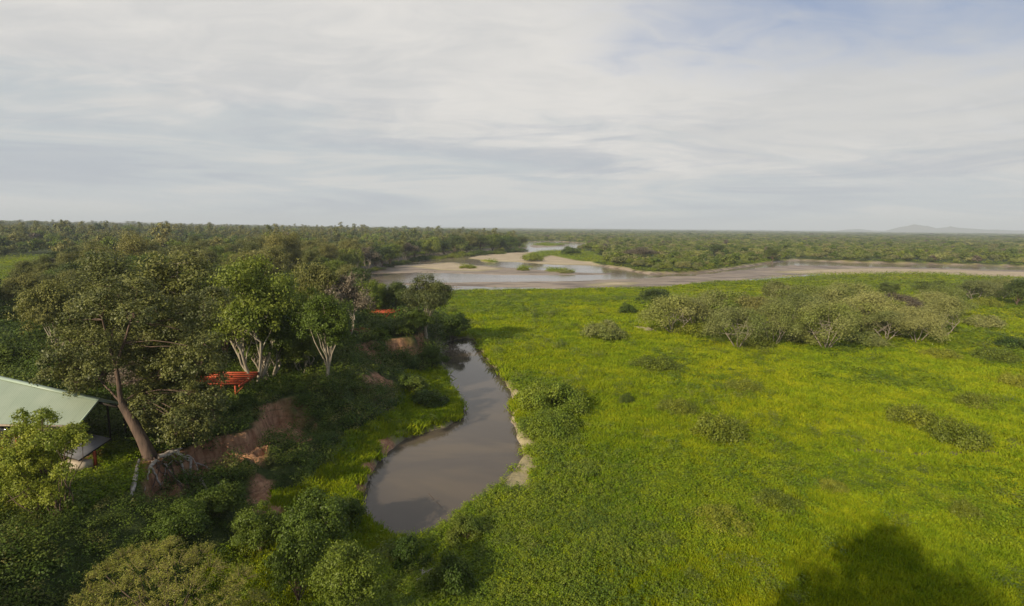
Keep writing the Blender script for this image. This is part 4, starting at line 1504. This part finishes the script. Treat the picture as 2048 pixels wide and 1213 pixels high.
def woods_points():
    pts = []
    # polar sampling keeps the cover even over the sight sector
    shells = [(60, 500, 6.8), (500, 1300, 9.5), (1300, 3200, 17), (3200, 12000, 46)]
    for r0, r1, sp in shells:
        n = int(2 * math.radians(56) * (r1 ** 2 - r0 ** 2) / 2 / (sp * sp) * 1.15)
        a = np.radians(rng.uniform(-56, 56, n))
        r = np.sqrt(rng.uniform(r0 ** 2, r1 ** 2, n))
        x, y = r * np.sin(a), r * np.cos(a)
        # thin to keep spacing
        cell = {}
        keep = []
        for i in range(n):
            k = (int(x[i] // sp), int(y[i] // sp))
            if k in cell:
                continue
            cell[k] = 1
            keep.append(i)
        x, y = x[keep], y[keep]
        z, S, Mu, clay, info = ground(x, y, True)
        w = woodness(x, y, info)
        ok = (w > 0.5) & (info['dT'] > 1.5) | ((w > 0.5) & (info['dT'] < -12) & (info['dR'] < -4))
        ok &= ~((sdist(x, y, FIELD) > -1) & (info['dT'] < 0))
        ok &= sdist(x, y, LAWN) < -3
        for cx, cy, cr in PLACED:
            ok &= np.hypot(x - cx, y - cy) > cr * 0.75 + 2.2
        pts.append(np.stack([x, y, z, np.full(len(x), sp), info['dT']], 1)[ok])
    return np.concatenate(pts)


WP = woods_points()
# keep sight lines open: nothing in front of the orange frames, the slope or the lodge
CORR = [(-400, 75, 0, 0, 108), (430, 525, 620, 800, 78), (690, 800, 600, 690, 135)]


def blocked(x, y, h):
    """would a tree here stand in front of the orange frames?"""
    o = []
    for xx, yy, zz, hh in zip(x, y, gzs, h):
        px = 1024 + xx / yy * F * .99
        b = False
        for a, c, _, _, d in CORR:
            if a - 25 < px < c + 25 and yy < d:
                b = True
        if yy < 84 and px > 380 or yy < 66:
            b = True
        if yy < 120 and px > 660:
            b = True
        o.append(b)
    return np.array(o)


gzs = WP[:, 2]
hh = np.zeros(len(WP))
bl = blocked(WP[:, 0], WP[:, 1], hh) & (WP[:, 4] > 0)
WP = WP[~bl]
dist = np.hypot(WP[:, 0], WP[:, 1])
order = np.argsort(dist)
WP, dist = WP[order], dist[order]
left = WP[:, 4] > 0
patchn = fbm(WP[:, 0] * 0.013, WP[:, 1] * 0.013, 3, 50)
rr = rng.random(len(WP))
kinds_left = ['dark_tree', 'green_tree', 'olive_tree', 'tall_tree', 'brown_tree', 'lime_tree']
kinds_right = ['grey_tree', 'grey_tree_b', 'green_tree', 'olive_tree', 'brown_tree', 'bright_shrub']
kind = np.empty(len(WP), object)
for i in range(len(WP)):
    v = rr[i] * 0.7 + patchn[i] * 0.9 - 0.3
    if left[i]:
        kind[i] = kinds_left[0] if v < .28 else kinds_left[1] if v < .52 else kinds_left[2] if v < .74 else kinds_left[3] if v < .88 else kinds_left[4] if v < .95 else kinds_left[5]
    else:
        kind[i] = 'bright_tree' if v < .30 else 'green_tree' if v < .38 else 'light_olive_tree' if v < .60 else 'grey_tree' if v < .74 else 'grey_tree_b' if v < .86 else 'brown_tree' if v < .92 else 'lime_tree'
TREE_H = {}
wh = np.zeros((len(WP), 2))
for i in range(len(WP)):
    P = PROTO[kind[i]]
    s = rng.uniform(0.5, 1.1) * (0.8 + 0.5 * patchn[i])
    if rng.random() < 0.06:
        s *= 1.45
    w = P['W'] * s
    h = P['H'] * s * rng.uniform(0.85, 1.1)
    if left[i]:
        if dist[i] > 250 and WP[i, 0] > -220:
            h *= 0.95
        if WP[i, 0] < -150 and rng.random() < .25:
            h *= 1.35
    else:
        h *= 0.72
        w *= 0.85
        h *= 0.75 + 0.25 * min(1.0, -WP[i, 4] / 60) if False else 1.0
    if WP[i, 3] > 12:
        k = WP[i, 3] / 10.5
        w *= k
        if k > 2:
            h *= 1.15
    wh[i] = w, h
NIND = 215
inview = (WP[:, 0] / WP[:, 1] > -0.995) & (WP[:, 0] / WP[:, 1] < 1.0)
near_i = np.where(inview)[0][:NIND]
COLR = {'dark_tree': 'dark green', 'green_tree': 'mid green', 'olive_tree': 'olive', 'tall_tree': 'slender olive', 'brown_tree': 'brownish', 'lime_tree': 'lime green',
        'grey_tree': 'grey green', 'grey_tree_b': 'pale grey green', 'bright_tree': 'bright green', 'light_olive_tree': 'pale olive'}
WHERE = [(0, 60, 'at the left picture edge'), (60, 130, 'left of the big leaning tree'), (130, 200, 'above the leaning tree, left end'), (200, 270, 'above the leaning tree, middle'),
         (270, 340, 'above the leaning tree, right half'), (340, 400, 'between leaning and lime trees'), (400, 450, 'just left of the lime tree'), (450, 510, 'behind the lime tree, left half'),
         (510, 570, 'behind the lime tree, right half'), (570, 630, 'behind the small bright tree'), (630, 690, 'behind the straight trunk tree'),
         (690, 760, 'up the bank from the far orange frame'), (760, 900, 'near the lone tree at the pond head'), (900, 2100, 'by the river')]
seen = {}
for i in near_i:
    x, y = WP[i, 0], WP[i, 1]
    px = 1024 + x / y * F
    where = next((w_ for a_, b_, w_ in WHERE if a_ <= px < b_), 'beyond the left picture edge')
    row = 'front row' if dist[i] < 85 else 'second row' if dist[i] < 110 else 'third row' if dist[i] < 130 else 'fourth row' if dist[i] < 150 else 'fifth row' if dist[i] < 170 else 'middle rows' if dist[i] < 190 else 'back rows'
    size = 'small' if wh[i, 1] < 8.5 else 'middling' if wh[i, 1] < 11.5 else 'big'
    lab = '%s %s tree, %s %s' % (size, COLR[kind[i]], row, where)
    plant(kind[i], x, y, wh[i, 0], wh[i, 1], lab, 'tree', lab if False else 'woodland trees on the left bank' if left[i] else 'woodland trees across the river', 'woodland_tree', z=WP[i, 2])


# instancing of what nobody could count
def scatter(name, pts, rotz, scl, idx, meshes, tilt=None):
    lib = bpy.data.collections.new(name + '_pieces')
    for k, me in enumerate(meshes):
        lib.objects.link(bpy.data.objects.new('%s_piece_%02d' % (name, k), me))
    me = bpy.data.meshes.new(name)
    n = len(pts)
    me.vertices.add(n)
    me.vertices.foreach_set('co', np.asarray(pts, np.float32).ravel())
    a = me.attributes.new('idx', 'INT', 'POINT')
    a.data.foreach_set('value', np.asarray(idx, np.int32))
    a = me.attributes.new('scl', 'FLOAT_VECTOR', 'POINT')
    a.data.foreach_set('vector', np.asarray(scl, np.float32).ravel())
    a = me.attributes.new('rot', 'FLOAT_VECTOR', 'POINT')
    rv = np.zeros((n, 3), np.float32)
    rv[:, 2] = rotz
    if tilt is not None:
        rv[:, :2] = tilt
    a.data.foreach_set('vector', rv.ravel())
    o = bpy.data.objects.new(name, me)
    COL.objects.link(o)
    ng = bpy.data.node_groups.new(name, 'GeometryNodeTree')
    ng.interface.new_socket('Geometry', in_out='INPUT', socket_type='NodeSocketGeometry')
    ng.interface.new_socket('Geometry', in_out='OUTPUT', socket_type='NodeSocketGeometry')
    N, L = ng.nodes.new, ng.links.new
    gi, go = N('NodeGroupInput'), N('NodeGroupOutput')
    iop = N('GeometryNodeInstanceOnPoints')
    ci = N('GeometryNodeCollectionInfo')
    ci.inputs['Collection'].default_value = lib
    ci.inputs['Separate Children'].default_value = True
    ci.inputs['Reset Children'].default_value = True

    def attr(nm, tp):
        x = N('GeometryNodeInputNamedAttribute')
        x.data_type = tp
        x.inputs['Name'].default_value = nm
        return x.outputs['Attribute']
    e2r = N('FunctionNodeEulerToRotation')
    L(attr('rot', 'FLOAT_VECTOR'), e2r.inputs[0])
    L(gi.outputs[0], iop.inputs['Points'])
    L(ci.outputs[0], iop.inputs['Instance'])
    iop.inputs['Pick Instance'].default_value = True
    L(attr('idx', 'INT'), iop.inputs['Instance Index'])
    L(e2r.outputs[0], iop.inputs['Rotation'])
    L(attr('scl', 'FLOAT_VECTOR'), iop.inputs['Scale'])
    L(iop.outputs[0], go.inputs[0])
    md = o.modifiers.new('scatter', 'NODES')
    md.node_group = ng
    return o


def far_mesh(name, proto_seed, mat, n, leaf, H, Wd, shape='round'):
    r_ = np.random.default_rng(proto_seed)
    if shape == 'round':
        lb = hull_lobes(r_, 15, Wd / 2, H * .48, H * .5, Wd * .2, -.75)
    else:
        lb = hull_lobes(r_, 14, Wd / 2, H * .46, H * .48, Wd * .19, -.6)
    V, _ = foliage(lb, n, leaf, r_, subs=9, tight=.27)
    return crown_mesh(name, V, mat)


FARM = [far_mesh('f0', 1, M['leaf_dark'], 900, 1.25, 12, 11), far_mesh('f1', 2, M['leaf_green'], 900, 1.25, 11, 11), far_mesh('f2', 3, M['leaf_olive'], 900, 1.2, 12, 12),
        far_mesh('f3', 4, M['leaf_olive'], 900, 1.2, 16, 11), far_mesh('f4', 5, M['leaf_brown'], 800, 1.1, 10, 10), far_mesh('f5', 6, M['leaf_lime'], 900, 1.1, 12, 10),
        far_mesh('f6', 7, M['leaf_grey'], 1000, 1.1, 8.5, 13, 'u'), far_mesh('f7', 8, M['leaf_grey'], 1000, 1.1, 9, 12, 'u'),
        far_mesh('f8', 9, M['leaf_bright'], 1000, 1.2, 9, 11), far_mesh('f9', 10, M['leaf_light_olive'], 1000, 1.2, 9, 12)]
FK = {'dark_tree': 0, 'green_tree': 1, 'olive_tree': 2, 'tall_tree': 3, 'brown_tree': 4, 'lime_tree': 5, 'grey_tree': 6, 'grey_tree_b': 7, 'bright_tree': 8, 'light_olive_tree': 9}
# mid range of the stuff keeps the finer crowns
rest = np.setdiff1d(np.arange(len(WP)), near_i)
idx = np.array([FK[k] for k in kind[rest]])
mid = dist[rest] < 420
MIDM = [PROTO[k]['crown'] for k in ('dark_tree', 'green_tree', 'olive_tree', 'tall_tree', 'brown_tree', 'lime_tree', 'grey_tree', 'grey_tree_b', 'bright_tree', 'light_olive_tree')]
idx = np.where(mid, idx + 10, idx)
PH = np.array([PROTO[k]['H'] for k in kind[rest]])
PW = np.array([PROTO[k]['W'] for k in kind[rest]])
scl = np.stack([wh[rest, 0] / PW, wh[rest, 0] / PW, wh[rest, 1] / PH], 1)
o = scatter('forest', WP[rest, :3], rng.uniform(0, 6.28, len(rest)), scl, idx, FARM + MIDM)
tag(o, kind='stuff')
o['label'] = 'dense woodland stretching to the horizon on both sides of the river'
o['category'] = 'forest'
print('forest', len(rest), 'nearest', dist[:5], 'ind limit', dist[NIND])


# ------------------------------------------------------------------ ground cover
def tuft(seed, n, h, w, mat, kind='grass'):
    r_ = np.random.default_rng(seed)
    if kind == 'grass':
        base = r_.normal(0, w * .32, (n, 2))
        lean = r_.normal(0, .35, (n, 2))
        hh_ = h * r_.uniform(.5, 1.1, n)
        wd = .05 * r_.uniform(.7, 1.6, n)
        a = r_.uniform(0, math.pi, n)
        dx, dy = np.cos(a) * wd, np.sin(a) * wd
        b0 = np.stack([base[:, 0] - dx, base[:, 1] - dy, np.full(n, -.05)], 1)
        b1 = np.stack([base[:, 0] + dx, base[:, 1] + dy, np.full(n, -.05)], 1)
        tip = np.stack([base[:, 0] + lean[:, 0] * hh_, base[:, 1] + lean[:, 1] * hh_, hh_], 1)
        t0 = tip + np.stack([dx, dy, 0 * dx], 1) * .35
        t1 = tip - np.stack([dx, dy, 0 * dx], 1) * .35
        V = np.stack([b0, b1, t0, t1], 1).reshape(-1, 3)
    else:
        k = 7
        cs = np.stack([*r_.normal(0, w * .3, (2, k)), r_.uniform(.25, .8, k) * h], 1)
        s = r_.integers(0, k, n)
        P = cs[s] + r_.normal(size=(n, 3)) * np.array([w * .16, w * .16, h * .2])
        P[:, 2] = np.abs(P[:, 2])
        nr = r_.normal(size=(n, 3)) * .6 + (P - np.array([0, 0, h * .2]))
        nr[:, 2] += .8
        V = leaf_quads(P, nr, .17, r_, .6)
    return crown_mesh('tuft', V, mat)


def cover_points(r0, r1, k, seed, amin=-55, amax=55):
    """sight-sector points whose spacing grows with distance"""
    r_ = np.random.default_rng(seed)
    n = int(math.radians(amax - amin) * math.log(r1 / r0) / (k * k))
    a = np.radians(r_.uniform(amin, amax, n))
    r = r0 * (r1 / r0) ** r_.random(n)
    return r * np.sin(a), r * np.cos(a), r, r_


x, y, r, r_ = cover_points(28, 330, 0.0085, 1)
z, S, Mu, clay, info = ground(x, y, True)
wd_ = woodness(x, y, info)
bare = (S > .45) | (Mu > .4) | (clay > .4) | (info['dP'] > -.12)
track = np.zeros(len(x), bool)
tk = [W(a, b, 0) for a, b in ((1700, 905), (1780, 912), (1850, 915), (1950, 912), (2048, 900), (2200, 880))]
for (ax, ay), (bx, by) in zip(tk[:-1], tk[1:]):
    ex, ey = bx - ax, by - ay
    t = np.clip(((x - ax) * ex + (y - ay) * ey) / (ex * ex + ey * ey), 0, 1)
    dd = np.hypot(x - ax - ex * t, y - ay - ey * t)
    track |= (dd < .55) & (np.array(r_.random(len(x))) < .93)
herbn = fbm(x * .05, y * .05, 3, 61) + 0.35 * (fbm(x * .4, y * .4, 2, 62) - .5)
# herbs rule the shore, the slope and the near bottom of the view; grass the open plain
bias = 0.26 * np.exp(-((x - 3) / 14) ** 2) * (y < 100) + .16 * (1 - sstep(45, 75, y)) + .3 * (info['dT'] > -9)
isherb = r_.random(len(x)) < sstep(.56, .84, herbn + bias + .5 * (fbm(x * .9, y * .9, 2, 63) - .5))
gm = (~bare) & (wd_ < .5) & (~track)
sel = gm & ~isherb
hmap = (0.45 + .6 * fbm(x * .12, y * .12, 3, 71))
s_ = (0.0085 * r) / 0.42
sc = np.clip(s_, 0.9, None)
G3 = [tuft(60 + i, 46, .62, .75, M['grass']) for i in range(4)]
o = scatter('meadow_grass', np.stack([x, y, z], 1)[sel], r_.uniform(0, 6.28, sel.sum()),
            np.stack([sc, sc, np.clip(sc ** .35, .8, 1.5) * hmap * 1.15], 1)[sel], r_.integers(0, 4, sel.sum()), G3)
tag(o, 'tall yellow green grass covering the flood plain', 'grass', kind='stuff')
H3 = [tuft(80 + i, 80, .85, .9, M['herb'], 'herb') for i in range(4)] + [tuft(84, 80, .95, 1.0, M['leaf_meadow'], 'herb')]
sel = gm & isherb
o = scatter('meadow_herbs', np.stack([x, y, z], 1)[sel], r_.uniform(0, 6.28, sel.sum()),
            np.stack([sc, sc, np.clip(sc ** .35, .8, 1.5) * (hmap + .1) * 1.1], 1)[sel],
            np.where(r_.random(sel.sum()) < (.6 * (1 - sstep(6, 20, x[sel])) * (1 - sstep(60, 85, y[sel])) + .25 * sstep(.5, .6, fbm(x[sel] * .1, y[sel] * .1, 3, 33))), 4, r_.integers(0, 4, sel.sum())), H3)
tag(o, 'broad leaved green herbs growing in patches among the grass', 'herbs', kind='stuff')
# yellow-green weeds standing proud of the grass
x2, y2, r2, r_ = cover_points(28, 240, 0.022, 5)
z2, S2, Mu2, cl2, in2 = ground(x2, y2, True)
ok = (S2 < .3) & (Mu2 < .3) & (cl2 < .3) & (in2['dP'] < -.8) & (woodness(x2, y2, in2) < .5) & (fbm(x2 * .11, y2 * .11, 3, 91) + .3 * (fbm(x2 * .5, y2 * .5, 2, 92) - .5) > .57)
W3 = [tuft(90 + i, 150, 1.5, 1.7, (M['leaf_meadow'], M['leaf_bright'], M['herb'])[i], 'herb') for i in range(3)]
o = scatter('meadow_weeds', np.stack([x2, y2, z2], 1)[ok], r_.uniform(0, 6.28, ok.sum()), np.repeat((r_.uniform(.6, 1.2, ok.sum()) * np.clip(r2[ok] / 90, .8, 2))[:, None], 3, 1) * np.array([1, 1, .8]),
            r_.integers(0, 3, ok.sum()), W3)
tag(o, 'bright leafy weeds dotted through the meadow', 'weeds', kind='stuff')

# undergrowth on the terrace, the slope and under the woods
x, y, r, r_ = cover_points(28, 420, 0.0155, 2, -56, 20)
z, S, Mu, clay, info = ground(x, y, True)
wd_ = woodness(x, y, info)
ok = (wd_ > .4) & (S < .4) & (Mu < .4) & (clay < .3 + .7 * (fbm(x * .6, y * .6, 2, 24) > .55) + .2 * r_.random(len(x))) & (info['dP'] < -.6) & (info['dT'] > -16)
near_l = np.zeros(len(x), bool)
for cx, cy, cr in PLACED[-12:]:
    pass
ok &= ~((sdist(x, y, LAWN) > -.5))
ok &= fbm(x * .25, y * .25, 2, 14) > .25
U3 = [tuft(40 + i, 190, 1.3, 1.7, M['scrub'], 'herb') for i in range(3)] + [tuft(45, 190, 1.3, 1.7, M['slope_herb'], 'herb'), tuft(46, 150, 1.2, 1.6, M['leaf_olive'], 'herb')]
hs = fbm(x * .15, y * .15, 3, 15)
s2 = np.clip(.0155 * r / 0.8, 0.9, 3.2) * (.55 + .9 * hs)
o = scatter('undergrowth', np.stack([x, y, z], 1)[ok], r_.uniform(0, 6.28, ok.sum()), np.stack([s2, s2, s2 * .9], 1)[ok],
            np.where(r_.random(ok.sum()) < .65, r_.integers(0, 3, ok.sum()), np.where(r_.random(ok.sum()) < .6, 3, 4)), U3)
tag(o, 'dark green undergrowth covering the bank slope and woodland floor', 'undergrowth', kind='stuff')
# far clearing and far river margins
x, y, r, r_ = cover_points(240, 1300, 0.012, 3, -56, 56)
z, S, Mu, clay, info = ground(x, y, True)
ok = ((woodness(x, y, info) < .5) | ((info['dR'] < -1) & (info['dR'] > -14)) | (info['green'] > .5)) & (S < .3) & (Mu < .4)
s3 = .012 * r / .8
o = scatter('bank_scrub', np.stack([x, y, z], 1)[ok], r_.uniform(0, 6.28, ok.sum()), np.stack([s3, s3, np.clip(s3 * .35, 1, 2.4)], 1)[ok],
            r_.integers(0, 3, ok.sum()), [tuft(31, 60, 1.0, 1.3, M['leaf_lime'], 'herb'), tuft(32, 60, 1.0, 1.3, M['herb'], 'herb'), tuft(33, 60, 1.0, 1.3, M['grass'], 'herb')])
tag(o, 'low green scrub along the river margins and clearings', 'scrub', kind='stuff')


# dead branches
def deadwood(path, r0, r1, label, lift=.35, forks=4, name='dead_branch', wdt=None):
    rg = np.random.default_rng(int(path[0][0]))
    l_ = Limbs()
    pp = []
    for a, b in path:
        x_, y_, z_ = hit(a, b)
        pp.append((x_, y_, max(z_, PZ if wdt else -9) + lift))
    pp = np.array(pp)
    t = np.linspace(0, len(pp) - 1, 10)
    q_ = np.stack([np.interp(t, np.arange(len(pp)), pp[:, k]) for k in range(3)], 1)
    q_[1:-1] += rg.normal(0, .06, (8, 3))
    l_.add(q_, np.linspace(r0, r1, 10), 6)
    Lg = np.linalg.norm(q_[-1] - q_[0])
    for k in range(forks):
        s = q_[rg.integers(2, 9)]
        d = rg.normal(size=3) * np.array([1, 1, .5])
        d[2] = abs(d[2])
        l_.curve(s, s + d / np.linalg.norm(d) * Lg * rg.uniform(.2, .45), r0 * .5, r1 * .5, rg, .1, 0, 4, 5)
    tag(link(name, l_.mesh(name), M['bark_brown'] if wdt else M['root_white']), label, 'dead branch')


deadwood(((835, 1178), (850, 1160), (866, 1150)), .10, .03, 'grey dead branches lying in the herbs at the bottom centre', .6, 6)
deadwood(((420, 1000), (405, 975), (425, 960), (440, 978)), .09, .03, 'thin dead twigs on the bank right of the bare roots', .4, 7)
deadwood(((858, 1005), (868, 1018), (884, 1032)), .02, .008, 'thin dark stick breaking the surface of the pond', .03, 1, wdt=1)

# drift foam and rapids in the river
# haze: the air between here and the horizon
def haze():
    x0, x1, y0, y1, z0, z1 = -20000, 20000, -2500, 16500, -12.0, 300.0
    v = [(x0, y0, z0), (x1, y0, z0), (x1, y1, z0), (x0, y1, z0), (x0, y0, z1), (x1, y0, z1), (x1, y1, z1), (x0, y1, z1)]
    q_ = [(3, 2, 1, 0), (4, 5, 6, 7), (0, 1, 5, 4), (1, 2, 6, 5), (2, 3, 7, 6), (3, 0, 4, 7)]
    m, nt, N, L = mat_new('haze')
    out = N('ShaderNodeOutputMaterial')
    p = N('ShaderNodeVolumePrincipled')
    p.inputs['Color'].default_value = (0.83, 0.92, 1.0, 1)
    p.inputs['Density'].default_value = 0.000105
    p.inputs['Anisotropy'].default_value = 0.0
    L(p.outputs[0], out.inputs['Volume'])
    o = link('haze', mesh_from('haze', v, q_), m)
    tag(o, kind='stuff')


haze()
print('scene done', len(bpy.data.objects))
